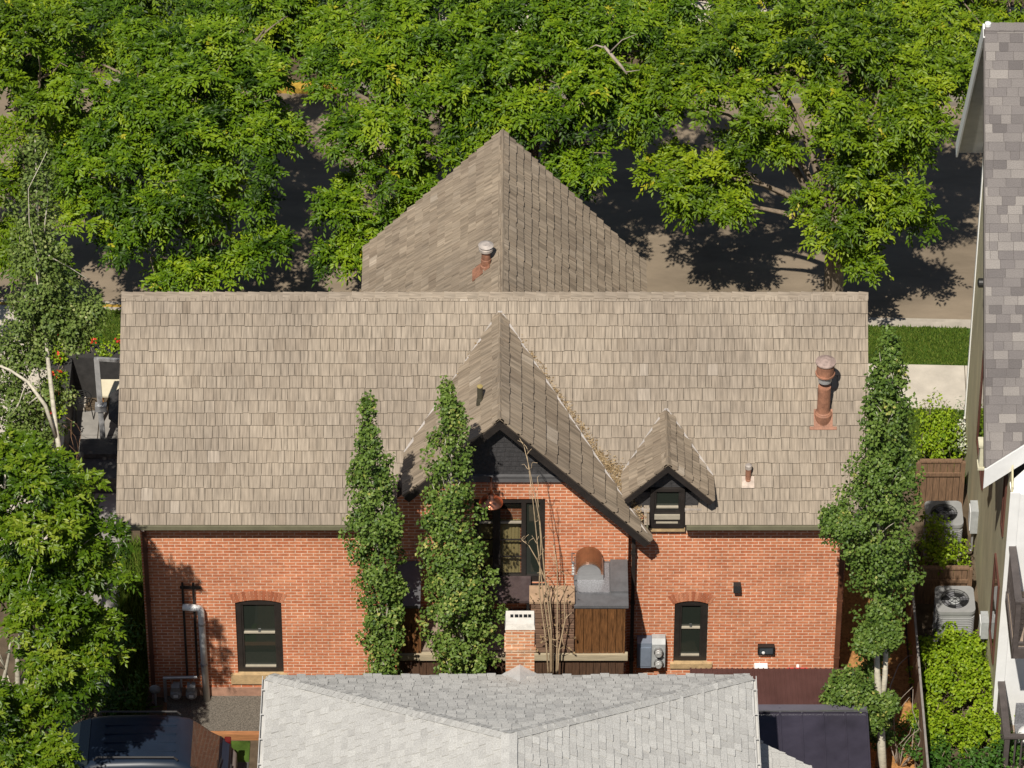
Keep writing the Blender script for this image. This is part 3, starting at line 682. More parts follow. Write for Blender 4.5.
# ---- dormer
DA = V((2.74, -.34, 5.87)); DL = V((1.98, -.34, 5.08)); DR = V((3.55, -.34, 5.03))
m = MB(); pL, nL = gable_plane(m, DA, DL, yfr, 41, expo=.2); pR, nR = gable_plane(m, DA, DR, yfr, 42, expo=.2)
dr = m.build('dormer_roof', SHAKE2, house); d = slab(pL, nL, .07); d2 = slab(pR, nR, .07); d.raw(d2.v, d2.f); d.build('roof_deck', FASCIA, dr)
m = MB()
for tip, n in ((DL, nL), (DR, nR)): m.prism([DA-V((0, .012, .02)), tip-V((0, .012, .02)), tip-V((0, .012, .02))-n*.095, DA-V((0, .012, .02))-V((0, 0, .095/n.z))], (0, .03, 0))
m.build('bargeboard', DARKWOOD, dr)
m = MB(); ridge_cap(m, DA, (DA.x, 1.12, DA.z), (DL-DA).normalized(), (DR-DA).normalized(), .2, .10, seed=8); m.build('ridge_cap', SHAKE2, dr)
m = MB()
for a, b in ((V((DA.x, yfr(DA.z), DA.z)), V((DL.x, yfr(DL.z), DL.z))), (V((DA.x, yfr(DA.z), DA.z)), V((DR.x, yfr(DR.z), DR.z)))): m.bar(a+mn*.055, b+mn*.055, .055, .012, mn)
m.build('valley_flashing', VALLEY, dr)
DY = -.05; dz = lambda x: DA.z-.10-abs(x-DA.x)*1.02
DWx0, DWx1, DWz0, DWz1 = rect(650, 486.5, 684.5, 526, DY)
m = MB(); zl = DY+4.70
m.box(DA.x-.56, DWx0, DY, DY+.06, zl-.02, zl+.34); m.box(DWx1, DA.x+.56, DY, DY+.06, zl-.02, zl+.34)
m.prism([(DA.x-.56, DY-.001, zl+.34), (DA.x+.56, DY-.001, zl+.34), (DA.x+.56, DY-.001, dz(DA.x+.56)), (DA.x, DY-.001, dz(DA.x)), (DA.x-.56, DY-.001, dz(DA.x-.56))], (0, .062, 0)) if DWz1 <= zl+.34 else m.prism([(DA.x-.56, DY-.001, DWz1), (DA.x+.56, DY-.001, DWz1), (DA.x, DY-.001, dz(DA.x))], (0, .062, 0))
for x in (DA.x-.56, DA.x+.53): m.prism([(x, DY+.01, zl+.01), (x, DY+.8, zl+.8), (x, DY+.7, zl+.5), (x, DY+.01, zl+.5)], (.03, 0, 0))
dw = m.build('dormer_wall', DARKSH, house)
m = MB(); shing_wall(m, [(DA.x-.45, DWz1), (DA.x+.45, DWz1), (DA.x, dz(DA.x)-.03)], DY-.003, .10, 9); m.build('gable_shingles', DARKSH, dw)
for a, b in ((DA.x-.62, DWx0-.005), (DWx1+.005, DA.x+.62)): bx(a, b, DY-.07, DY-.002, zl-.06, zl-.005).build('base_flashing', FLASH, dw)
dwn = sash_window((DWx0, DWx1, DWz0, DWz1), DY-.10, .012, .50, 'dormer_window', jw=.075)
a = rect(652, 516, 683, 519, DY-.06); MB().box(DWx0+.08, DWx1-.08, DY-.075, DY-.045, a[2], a[3]+.03).build('mid_rail', SASHLIGHT, dwn)
MB().box(DWx0-.02, DWx1+.02, -.10, -.002, DWz0-.09, DWz0-.002).build('sill', STONE, dwn)
MB().box(DWx0-.02, DWx1+.02, -.09, .0, DWz0-.10, 4.60).build('cheek', DARKWOOD, dw)

# ---- eaves, gutters, downspouts
m = MB()
for a, b in ((-7.03, GX0-.02), (RT.x-.06, xd0-.02), (xd1+.02, XE)):
    bx(a, b, YE-.055, YE+.012, ZE-.075, ZE+.006).build('gutter', GUTTER, house)
m = MB()
for a, b in ((-7.0, GX0), (GX1, xd0), (xd1, XE-.02)): bx(a, b, YE+.02, -.002, ZE-.15, ZE-.125).build('soffit', DARKWOOD, house)
def downspout(x, ytop, zb, m_, w=.075, Y=-.05):
    q = MB(); q.bar((x, YE-.02, ZE-.08), (x, Y-.01, ZE-.35), w, .055, (1, 0, 0)); q.box(x-w/2, x+w/2, Y-.035, Y+.025, zb, ZE-.33); q.bar((x, Y, zb+.02), (x, Y-.2, zb-.08), w, .055, (1, 0, 0))
    for z in (1.0, 2.4, 3.6): q.box(x-w/2-.012, x+w/2+.012, Y-.042, Y+.045, z, z+.03)
    return q.build('downspout', m_, house)
downspout(on_y(148.5, 600, 0).x, 0, .1, BRONZE); downspout(on_y(840.5, 600, 0).x-.02, 0, .1, BRONZE, .09); downspout(GX1+.10, 0, .1, DARKWOOD, .065, -.12)

# ---- things on the roof
def roofpt(px, py): return on_p(px, py, V((0, YE, ZE)), mn)
def flue(p, parent, r, h, m_):
    q = MB(); q.lathe(p-V((0, 0, .12)), [(r*1.35, 0), (r*1.35, .22), (r*1.2, .24), (r*1.2, .25), (r*1.02, .27), (r, .30), (r, h*.72)], 20); s = q.build('flue', m_, parent, smooth=False)
    q = MB(); q.bar(p+mn*.05-un*(r*1.5), p+mn*.05+un*(r*1.2), r*2.9, .012, mn); q.bar(p+mn*.047-un*(r*2.0), p+mn*.047-un*(r*1.5), r*4.2, .012, mn); q.build('flashing', m_, s)
    return s
p = roofpt(823, 417); s = flue(p, house, .115, 1.15, RUST)
MB().lathe(p, [(.118, .84), (.118, .99)], 20).build('collar', LIGHTMETAL, s)
MB().lathe(p, [(.12, .99), (.175, 1.0), (.175, 1.03), (.13, 1.035)], 24).lathe(p, [(.155, 1.03), (.155, 1.26)], 24).build('cap', RUST, s)
MB().lathe(p, [(.18, 1.26), (.18, 1.285), (.09, 1.325), (.0, 1.34)], 24).build('cap_lid', LID, s)
p = roofpt(748, 481); q = MB(); q.lathe(p-V((0, 0, .1)), [(.06, 0), (.06, .14), (.05, .16), (.05, .36), (.055, .37), (.055, .44)], 14); s = q.build('vent_pipe', RUST, house)
MB().bar(p+mn*.05-un*.13, p+mn*.05+un*.08, .22, .01, mn).build('flashing', plain('pale_flashing', (.42, .34, .28), .8, .3, 12), s); MB().lathe(p, [(.062, .30), (.062, .37), (.03, .39)], 14).build('cap', FLASH, s)
zl_ = on_p(480, 404, AP, V((-(AP.z-LT.z), 0, AP.x-LT.x)).normalized()); q = MB(); q.lathe(zl_-V((0, 0, .1)), [(.075, 0), (.06, .2), (.05, .25), (.05, .5)], 14); s = q.build('vent_pipe', plain('dark_vent', (.05, .045, .03), .6, .2, 8), house); MB().lathe(zl_, [(.052, .395), (.052, .41), (.03, .412)], 14).build('cap', plain('brass_ring', (.35, .27, .1), .5, .2, 8), s)
nBL = V((-(BA.z-BL.z), 0, BA.x-BL.x)).normalized(); p = on_p(486, 268, BA, nBL)
q = MB(); q.lathe(p-V((0, 0, .15)), [(.105, 0), (.105, .22), (.09, .24), (.09, .36), (.08, .37), (.08, .56)], 16); s = q.build('flue', RUST, house); q = MB(); q.lathe(p, [(.085, .41), (.13, .42), (.13, .47), (.07, .49)], 18).lathe(p, [(.11, .47), (.11, .52), (.14, .525), (.07, .56)], 18); q.build('cap', FLASH, s)
q = MB(); dn = (BL-BA).normalized(); q.bar(p+nBL*.055-dn*.15, p+nBL*.055+dn*.3, .32, .01, nBL); q.build('flashing', RUST, s)

# ---- dry leaves gathered in the valleys
g = np.random.default_rng(3); P = []
def strew(a, b, n, w0, w1):
    a, b = np.array(a), np.array(b); t = g.random(n)**.8; c = a+(b-a)*t[:, None]; wd = (w0+(w1-w0)*t)*np.abs(g.normal(0, .6, n))
    P.append(c+np.outer(wd, [1, 0, 0])+np.outer(g.random(n)*.03+.035, list(mn))+np.outer(g.normal(0, .05, n), list(un)))
vx = lambda z: AP.x+(AP.z-z)/kr
strew((vx(6.75)+.03, 6.75-4.68, 6.75), (vx(4.5)+.05, 4.5-4.68, 4.5), 1500, .03, .10)
A_ = np.array(roofpt(607, 462)); 
for k in range(800):
    t = g.random(); s2 = g.random(); q = on_p(592+40*t+g.normal(0, 3), 455+45*t-30*s2*t*(1 if t < .8 else .6)+g.normal(0, 3), V((0, YE, ZE)), mn); P.append((np.array(q)+np.array(mn)*(.03+.03*g.random()))[None])
strew((AP.x-.35, 2.0, 6.7), (-1.3, 1.2, 5.9), 120, -.02, -.03)
P = np.concatenate(P); n = len(P)
o = leaf_mesh('leaf_litter', P, rdir(g, n)*np.array([1, .7, .7]), np.array(mn)+g.normal(0, .5, (n, 3)), g.uniform(.03, .07, n), g.uniform(.012, .03, n), g.random(n), LITTER, None, (0, 0, 0))
o['kind'] = 'stuff'; tag(o, 'dry tan leaf litter gathered in the roof valley beside the front gable', 'leaf litter')
print('house', round(XR, 2), FW, W1, W2)
# ================================================================== DECK IN FRONT OF THE GABLE
ZC = 3.55; YD = on_z(600, 604, ZC).y; ZD = 2.38
deck = thing('timber_deck', 'raised timber deck with brown board parapets under the pointed gable window', 'deck', (.1, -.8, 0))
dx0, dx1 = -2.05, 2.04
m = MB()
for k in range(9): m.box(dx0+.02, dx1-.02, YD+.06+k*.145, YD+.195+k*.145, ZD-.04, ZD)
m.build('floor', DECKW, deck)
zb0, zb1 = on_y(600, 658, YD).z, on_y(600, 652.5, YD).z
MB().box(dx0-.05, dx1+.02, YD-.07, YD+.02, zb0, zb1).build('beam', PALEBEAM, deck)
def boards(mb, x0, x1, y, z0, z1, wd=.14, dep=.03, seed=1):
    r = random.Random(seed); x = x0
    while x < x1-.02:
        e = min(x1, x+wd*r.uniform(.85, 1.1)); mb.box(x+.004, e-.004, y-r.uniform(0, .008), y+dep, z0, z1-r.uniform(0, .006), r.random()); x = e
b1 = on_y(575, 630, YD).x; b0 = on_y(421, 630, YD).x
m = MB(); boards(m, b1, dx1-.03, YD-.02, zb1+.004, ZC-.07, seed=2); m.build('parapet', WOOD, deck)
m = MB(); boards(m, dx0, b0, YD-.02, zb1+.004, ZC-.07, seed=3); m.build('parapet', WOOD, deck)
m = MB(); boards(m, dx0, dx1-.03, YD+.03, -.02, zb0-.004, seed=4); m.build('skirt', plain('dark_boards', (.075, .038, .02), .75, .5, 5, stretch=(8, 8, .7)), deck)
for x in (dx0+.1, -.6, .75, dx1-.1): MB().box(x-.05, x+.05, YD+.08, YD+.18, -.05, ZD-.042).build('post', WOOD, deck)
# slatted screen and its capping
s0, s1 = on_y(531, 620, YD).x, b1-.02; zs1 = on_y(550, 602, YD).z
m = MB(); z = zb1+.03; r = random.Random(5)
while z < zs1-.03: m.box(s0, s1, YD-.02-r.uniform(0, .02), YD+.02, z, z+.085); z += .118
m.build('slat_screen', WOODH, deck)
MB().box(s0-.03, s1+.01, YD-.05, YD+.38, zs1, zs1+.05).build('capping', TANWOOD, deck)
for a in (s0, s1-.05): bx(a, a+.05, YD+.03, YD+.07, ZD, zs1-.001).build('screen_post', WOOD, deck)
# counters
ctr = thing('grill_counter', 'dark grey stone counter holding the copper coloured grill at the deck end', 'counter', (1.6, -.8, ZD))
cx0, cx1 = b1-.02, dx1+.02
MB().box(cx0, cx1, YD-.05, -.27, ZC-.06, ZC).build('counter_top', SLATE, ctr)
ix0, ix1 = on_z(577, 560, ZC).x, on_z(609, 560, ZC).x
MB().box(ix0, ix1, YD+.28, -.35, ZC+.001, ZC+.03).build('granite_inset', SLATE2, ctr)
MB().box(cx0+.06, cx1-.06, YD+.05, -.30, ZD+.002, ZC-.062).build('cabinet', WOOD, ctr)
MB().box(ix1+.02, cx1-.001, YD+.28, -.28, ZC+.001, ZC+.05).build('raised_ledge', SLATE, ctr)
c2 = thing('side_counter', 'plain dark grey counter between the two narrow aspens at the deck left end', 'counter', (-1.7, -.8, ZD))
lx1 = on_z(421, 570, ZC).x
MB().box(dx0-.02, lx1, YD-.05, -.27, ZC-.06, ZC).build('counter_top', SLATE, c2); MB().box(dx0+.03, lx1-.05, YD+.05, -.3, ZD+.002, ZC-.062).build('cabinet', WOOD, c2)
# grill
gx = on_z(574, 560, ZC+.2).x; gz = ZC+.03; gy0 = on_z(590, 577, ZC+.1).y; gy1 = -.34
gr = thing('barbecue_grill', 'barbecue grill with rounded copper brown hood on the grey counter', 'grill', (gx+.3, (gy0+gy1)/2, gz))
gw = .52
MB().box(gx, gx+gw, gy0, gy1, gz+.001, gz+.12).build('body', STEEL, gr)
pr = [(gx+.03, 0, gz+.125), (gx+gw-.02, 0, gz+.125)]+[(gx+.03+(gw-.05)*(.5+.5*math.cos(t)), 0, gz+.17+.24*math.sin(t)) for t in [math.pi*k/12 for k in range(13)]]
hood = MB().prism([(x, gy0+.03, z) for x, y, z in pr], (0, gy1-gy0-.06, 0)).build('hood', plain('copper_enamel', (.20, .085, .04), .4, .3, 5, metal=.35), gr)
MB().prism([(x*.9+(gx+gw/2)*.1, gy0+.028, (z-gz)*.86+gz+.015) for x, y, z in pr], (0, -.03, 0)).build('end_plate', STEEL, hood)
MB().tube([(gx+.01, gy0+.1, gz+.30), (gx-.04, gy0+.1, gz+.32), (gx-.04, gy1-.1, gz+.32), (gx+.01, gy1-.1, gz+.30)], .013).build('handle', STEEL, hood)
for k in range(5): MB().lathe((gx, gy0+.08+k*(gy1-gy0-.16)/4, gz+.07), [(.025, 0), (.025, .03), (.015, .04)], 12, axis=(-1, 0, 0)).build('knob', METERGREY, gr)
# low table with polished top on the deck
tx = on_z(500, 575, 3.2).x; ty = on_z(500, 588, 3.15).y
tb = thing('patio_table', 'low patio table with dark polished top under the gable window', 'table', (tx+.3, ty, ZD))
MB().box(tx-.25, tx+.55, ty-.35, ty+.32, 3.10, 3.15).build('table_top', plain('polished_dark_top', (.07, .05, .05), .25, .3, 5), tb)
for a in (-.2, .5):
    for b in (-.3, .27): MB().box(tx+a-.025, tx+a+.025, ty+b-.025, ty+b+.025, ZD, 3.099).build('leg', BLACK, tb)
# copper barn lamp
lp = on_y(491, 500, -.62); wl = V((lp.x, GY-.002, lp.z+.24))
lamp = thing('wall_lamp', 'copper gooseneck barn lamp on the brick above the gable window', 'lamp', wl)
MB().lathe(wl, [(.075, 0), (.075, .02), (.03, .03), (.03, .05)], 18, axis=(0, -1, 0)).build('wall_plate', COPPER, lamp)
MB().tube([wl+V((0, -.04, 0)), wl+V((0, -.15, .09)), wl+V((0, -.27, .11)), wl+V((0, -.36, .02)), lp+V((0, 0, .10))], .018, 10).build('arm', COPPER, lamp, smooth=True)
q = MB(); q.lathe(lp-V((0, 0, .06)), [(.215, 0), (.205, .015), (.14, .07), (.085, .10), (.06, .12), (.055, .19), (.02, .205)], 28); q.build('shade', COPPER, lamp, smooth=True)
# plant pot area stems are in the planting section

# ================================================================== METERS, PIPES, SMALL WALL FITTINGS
def wp(px, py, Y=-.05): return on_y(px, py, Y)
a, b = wp(637, 640), wp(652, 672)
eb = thing('electric_panel', 'blue grey electric cabinet with two round glass meters on the brick wall', 'electric meter', (a.x, -.1, 0))
za = wp(650, 637).z; zb = .9
xm = wp(651.5, 650).x; xe = wp(665, 650).x
m = MB(); m.box(a.x, xm-.004, -.22, -.003, zb, za); m.build('cabinet', METERBLUE, eb); MB().box(a.x+.02, xm-.02, -.235, -.221, zb+.05, za-.1).build('door', METERBLUE, eb)
m = MB(); m.box(xm, xe, -.20, -.003, zb, za-.05); m.prism([(xm, -.20, za-.05), (xm, -.003, za-.05), (xm, -.003, za+.03), (xm, -.12, za+.03)], (xe-xm, 0, 0)); m.build('meter_panel', METERGREY, eb)
for py in (651, 662):
    c = on_y(658.5, py, -.22); s = MB().lathe(c+V((0, .02, 0)), [(.075, 0), (.075, .05), (.085, .055), (.085, .07)], 24, axis=(0, -1, 0)).build('meter', STEEL, eb)
    MB().lathe(c+V((0, -.051, 0)), [(.068, 0), (.065, .05), (.05, .07)], 24, axis=(0, -1, 0)).build('dial_glass', plain('meter_dial', (.32, .32, .31), .15, .35, 30), s)
    MB().bar(c+V((-.06, -.06, -.05)), c+V((.09, -.06, -.075)), .012, .012).build('clasp', BLACK, s)
c = wp(737, 587); v = thing('vent_hood', 'small dark vent hood on the brick wall above the right window', 'vent', c)
MB().prism([c+V((-.065, .045, -.07)), c+V((-.065, .045, .08)), c+V((-.065, -.05, .06)), c+V((-.065, -.09, -.07))], (.13, 0, 0)).build('hood', BLACK, v); MB().box(c.x-.05, c.x+.05, c.y-.02, c.y+.04, c.z-.085, c.z-.071).build('flap', CHARCOAL, v)
c = wp(766, 649.5); v = thing('wall_floodlight', 'small rectangular black wall light low on the right brick wall', 'wall light', c)
MB().box(c.x-.15, c.x+.15, -.10, -.002, c.z-.09, c.z+.10).build('housing', BLACK, v); MB().box(c.x-.12, c.x+.12, -.104, -.101, c.z-.06, c.z+.07).build('lens', plain('lamp_lens', (.05, .06, .07), .1, .2, 5), v); MB().lathe((c.x-.05, -.104, c.z-.03), [(.03, 0), (.025, .012)], 14, axis=(0, -1, 0)).build('bulb', WHITE, v)
c = wp(761, 669, -.12); v = thing('utility_box', 'small white box on the wall behind the plum metal roof', 'utility box', c)
MB().box(c.x-.11, c.x+.11, -.2, -.002, c.z-.25, c.z+.02).build('casing', WHITE, v); MB().box(c.x-.12, c.x+.12, -.21, -.002, c.z+.021, c.z+.04).build('lid', WHITE, v)
c = wp(798, 669, -.12); v = thing('red_tap', 'red pipe fitting with white stem low on the brick wall', 'tap', c)
MB().tube([c+V((-.19, 0, 0)), c+V((.17, 0, 0))], .028, 10).build('pipe', REDP, v); MB().tube([c+V((0, .1, 0)), c+V((0, -.05, .0)), c+V((0, -.05, -.2))], .03, 10).build('stem', WHITE, v)
# gas pipes, meters and grey vent pipe at the left end
gp = thing('gas_manifold', 'pale pipe manifold with two tall dark risers at the left wall end', 'gas pipes', (wp(185, 690).x, -.1, 0))
for px in (185, 195.5):
    t_, b_ = wp(px-1.5, 583, -.06), wp(px+4, 676, -.06); MB().tube([V((b_.x-.03, -.06, t_.z)), V((b_.x-.03, -.06, b_.z))], .022, 8).build('riser', BLACK, gp)
a, b = wp(180, 588, -.07), wp(201, 588, -.07); MB().box(a.x, b.x, -.075, -.035, a.z-.02, a.z+.02).build('bracket', BLACK, gp)
a, b = wp(163, 678, -.16), wp(197, 677, -.16); MB().tube([a, b], .03, 10).build('manifold', LIGHTMETAL, gp); MB().tube([V(a)+V((.03, 0, 0)), V((a.x+.03, a.y, .0))], .03, 10).build('drop_pipe', LIGHTMETAL, gp)
for k in range(3): MB().tube([V((a.x+.16+.17*k, a.y, a.z)), V((a.x+.16+.17*k, a.y-.02, a.z-.22))], .018, 8).build('union', RUST if k != 1 else LIGHTMETAL, gp)
for i, (px, lab) in enumerate(((176, 'grey gas meter nearer the tall grass of the two under the pipes'), (191.5, 'grey gas meter beside the white vent pipe foot'))):
    c = on_y(px, 693, -.22); v = thing('gas_meter', lab, 'gas meter', c, 'gas meters at the left wall end')
    q = MB(); q.lathe(c+V((0, .09, 0)), [(.07, 0), (.105, .02), (.105, .15), (.08, .18)], 18, axis=(0, -1, 0)); q.build('body', UNITGREY, v); MB().box(c.x-.075, c.x+.075, c.y-.08, c.y+.08, c.z+.10, c.z+.2).build('head', UNITGREY, v); MB().box(c.x-.04, c.x+.04, c.y-.10, c.y-.092, c.z-.03, c.z+.03).build('dial', WHITE, v)
c = on_y(155, 690, -.25); v = thing('gas_regulator', 'round grey gas regulator on a post at the house corner', 'regulator', c); MB().lathe(c+V((0, .05, 0)), [(.03, 0), (.10, .02), (.10, .05), (.04, .09)], 18, axis=(0, -1, 0)).build('diaphragm', UNITGREY, v); MB().tube([c, V((c.x, c.y, -.03))], .02, 8).build('post', LIGHTMETAL, v)
vp = thing('vent_pipe', 'fat pale grey elbow pipe running down the left brick wall', 'pipe', (wp(204, 690).x, -.12, 0))
e0, e1, e2 = wp(183, 607, -.1), wp(198, 608, -.14), wp(206.5, 696, -.14)
pts = [e0, e1]+[V((e1.x+(e2.x-.02-e1.x)*math.sin(t), -.14, e1.z-.12+.12*math.cos(t))) for t in (.4, .8, 1.2, 1.57)]+[V((e2.x, -.14, .03))]
MB().tube(pts, .062, 14).build('pipe', plain('white_pvc', (.74, .74, .72), .4, .08, 5), vp, smooth=True)
MB().lathe(V((e2.x-.01, -.14, .9)), [(.07, 0), (.07, .05)], 16).lathe(V((e2.x-.015, -.14, 1.9)), [(.07, 0), (.07, .05)], 16).build('clamp', LIGHTMETAL, vp)
tb_ = thing('timber_edging', 'long orange brown timber edging the gravel bed', 'edging', (-5.2, -1.1, 0)); 
MB().box(-6.3, -4.0, -1.16, -1.06, -.04, .12).build('sleeper', plain('sleeper_wood', (.30, .13, .05), .8, .4, 5, stretch=(.6, 8, 8)), tb_); MB().box(-6.36, -6.301, -1.16, -.3, -.04, .11).build('end_sleeper', WOOD, tb_)

# ================================================================== NEIGHBOUR'S PALE ROOF IN FRONT
ZN = 5.0
nl, nr_ = on_z(269, 673, ZN), on_z(750, 679, ZN); YN = (nl.y+nr_.y)/2; NX0, NX1 = nl.x, nr_.x; hw = (NX1-NX0)/2; ncx = (NX0+NX1)/2
apx = on_y(508, 735, YN-hw); NH = apx.z
nb = thing('neighbour_house', 'house in front with pale grey hipped shingle roof and brick chimney', 'house', (ncx, YN-6, 0))
NE = YN-13
A_, B_, C_, D_ = V((NX0, YN, ZN)), V((NX1, YN, ZN)), V((ncx, YN-hw, NH)), V((ncx, NE, NH))
E_, F_ = V((NX0, NE, ZN)), V((NX1, NE, ZN))
def hip(mb, O, u, pts, seed, **k):
    O = V(O); pts = [V(p) for p in pts]; n = (pts[1]-pts[0]).cross(pts[2]-pts[0]).normalized()
    if n.z < 0: n = -n
    u = V(u).normalized(); v = n.cross(u).normalized()
    shingle(mb, O, u, v, [plane_region(O, u, v, pts)], seed=seed, **k); return n
kw = dict(wave=0, expo=.142, wmin=.158, wmax=.164, tvar=(.3, 1.9), thick=.025, jit=.010, rnd=lambda r: min(1, max(0, r.gauss(.5, .13))))
m = MB(); hip(m, B_, (-1, 0, 0), [A_, B_, C_], 51, **kw)
hip(m, A_, (0, -1, 0), [E_, A_, C_, D_], 52, **kw); hip(m, F_, (0, 1, 0), [B_, F_, D_, C_], 53, **kw)
nroof = m.build('roof', WHITESH, nb)
d = MB(); d.raw([p-V((0, 0, .006)) for p in (A_, B_, C_, D_, E_, F_)]+[V((NX0, YN, ZN-.1)), V((NX1, YN, ZN-.1)), V((NX0, NE, ZN-.1)), V((NX1, NE, ZN-.1))], [(1, 0, 2), (0, 4, 3, 2), (5, 1, 2, 3), (0, 1, 7, 6), (4, 0, 6, 8), (1, 5, 9, 7), (6, 7, 9, 8), (4, 8, 9, 5, 3)]); d.build('roof_deck', WHITE, nroof)
def hipcap(mb, a, b, w, seed):
    a, b = V(a), V(b); dd = (b-a).normalized(); L = (b-a).length; s = 0; r = random.Random(seed); side = dd.cross(V((0, 0, 1))).normalized()
    while s < L:
        e = min(L, s+.15); h0, h1 = .034, .026
        for sg in (-1, 1):
            dn = (side*sg*w-V((0, 0, w*.32)))
            p = [a+dd*s+V((0, 0, h0)), a+dd*e+V((0, 0, h1)), a+dd*e+dn+V((0, 0, h1)), a+dd*s+dn+V((0, 0, h0))]
            if sg > 0: p = p[::-1]
            mb.face(p, r.uniform(.35, .75), [(0, s), (0, e), (w, e), (w, s)])
        s += .14
m = MB(); hipcap(m, C_, A_, .12, 1); hipcap(m, C_, B_, .12, 2); hipcap(m, C_, D_, .13, 3); m.build('hip_cap', WHITESH, nroof)
m = MB(); m.box(NX0+.35, NX1-.35, NE+.3, YN-.35, -.1, ZN-.101); m.build('wall', plain('cream_siding', (.40, .37, .31), .8, .15, 3), nb)
def gutter_rail(x, sg):
    m = MB(); m.box(x, x+sg*.05, NE, YN, ZN-.09, ZN-.01); m.box(x+sg*.05, x+sg*.10, NE, YN, ZN-.09, ZN-.082); m.box(x+sg*.10, x+sg*.112, NE, YN, ZN-.09, ZN+.0)
    for k in range(20): m.box(x-sg*.03, x+sg*.115, YN-.35-k*.6, YN-.33-k*.6, ZN-.008, ZN+.004)
    return m.build('gutter', plain('dull_white_gutter', (.46, .45, .43), .6, .15, 3), nb)
gutter_rail(NX1, 1); gutter_rail(NX0, -1)
# chimney and the metal saddle behind it
cY = YN+.03; cxa, cxb = on_y(505, 640, cY).x, on_y(535, 640, cY).x; czt = on_y(520, 627, cY).z
ch = MB(); ch.box(cxa+.01, cxb-.01, cY, cY+.34, -.1, czt-.06); ch.box(cxa-.012, cxb+.012, cY-.022, cY+.36, czt-.55, czt-.47)
chim = ch.build('chimney', BRICK2, nb)
m = MB(); m.prism([(cxa, cY-.01, czt-.06), (cxb, cY-.01, czt-.06), (cxb-.015, cY+.01, czt+.06), (cxa+.015, cY+.01, czt+.06)], (0, .33, 0)); cap = m.build('cap', plain('white_cap', (.60, .56, .50), .85, .18, 6), chim)
m = MB(); [m.box(cxa+.09+.075*k, cxa+.14+.075*k+.01*(k % 2), cY+.17, cY+.24, czt+.061, czt+.07) for k in range(5)]; m.build('flue_opening', BLACK, cap)
sc_ = (cxa+cxb)/2; m = MB(); zs = ZN+.03; k_ = (NH-ZN)/hw
m.raw([(sc_-.34, YN+.04, ZN-.02), (sc_+.34, YN+.04, ZN-.02), (sc_, YN+.04, ZN+.24), (sc_, YN-.50, ZN+.50*k_+.02), (sc_-.30, YN-.22, ZN+.22*k_+.015), (sc_+.30, YN-.22, ZN+.22*k_+.015)], [(0, 2, 3, 4), (1, 5, 3, 2), (0, 1, 2)]); m.build('saddle', plain('pale_saddle', (.45, .45, .44), .5, .12, 6), nroof)
# lower roof of the same house at its right side
zl2 = 3.9; p0, p1, p2 = on_z(757, 741, zl2), on_z(830, 770, zl2-.35), on_z(757, 830, zl2)
m = MB(); u0 = V((p1.x-p0.x, p1.y-p0.y, 0))
q0, q1, q2, q3 = V((NX1-.2, p0.y+.22, zl2+.05)), V((NX1+1.6, p0.y-.62, zl2-.42)), V((NX1+1.6, p0.y-4.5, zl2-.42)), V((NX1-.2, p0.y-4.5, zl2+.05))
hip(m, q2, (0, 1, 0), [q0, q1, q2, q3], 55, **kw); lr = m.build('lower_roof', WHITESH, nb)
m = MB(); m.prism([q-V((0, 0, .008)) for q in (q0, q1, q2, q3)], (0, 0, -.10)); m.build('roof_deck', WHITE, lr)
MB().box(NX1-.34, NX1+1.2, p0.y-4.3, p0.y-.9, -.1, zl2-.55).build('bay', plain('cream_siding_bay', (.40, .37, .31), .8, .15, 3), nb)

# ================================================================== PLUM METAL SHED ROOF
ZS = 2.15
e0, e1 = on_z(690, 668.5, ZS), on_z(863, 671, ZS); sy = e0.y; rg = on_z(800, 709, ZS+.24); ry = rg.y; rz = ZS+.24
shed = thing('metal_shed', 'low shed with plum brown metal roof between the brick wall and pale roof', 'shed', (5.2, sy-3, 0))
SX0, SX1 = e0.x, e1.x
def ribbed(x0, x1, ya, za, yb, zb, rib, hgt, name, m_, parent):
    q = MB(); n = int((x1-x0)/rib)
    q.prism([(x0, ya, za), (x1, ya, za), (x1, yb, zb), (x0, yb, zb)], (0, 0, -.03))
    for k in range(n+1):
        x = x0+.01+k*(x1-x0-.02)/n; q.bar((x, ya, za+hgt/2-.002), (x, yb, zb+hgt/2-.002), .022 if k % 4 else .03, hgt if k % 4 else hgt*1.6, (0, 0, 1))
    return q.build(name, m_, parent)
ribbed(SX0, SX1, sy, ZS, ry, rz, .093, .018, 'far_roof_slope', PLUM, shed)
YS1 = -9.5
ribbed(SX0, SX1, ry-.001, rz, YS1, ZS-.75, .37, .03, 'near_roof_slope', NAVY, shed)
MB().bar((SX0, ry, rz+.025), (SX1, ry, rz+.025), .16, .02, (0, 0, 1)).build('ridge_cap', plain('ridge_metal', (.16, .15, .18), .3, .1, 4, metal=.4), shed)
MB().bar((SX0, ry-.08, rz+.03), (SX1, ry-.08, rz+.03), .03, .018, (0, 0, 1)).build('ridge_trim', STEEL, shed)
MB().box(SX0+.1, SX1-.12, YS1+.2, sy-.12, -.1, ZS-.8).box(SX0+.1, SX1-.12, ry-1.2, sy-.12, ZS-.8, ZS-.06).build('wall', CHARCOAL, shed)
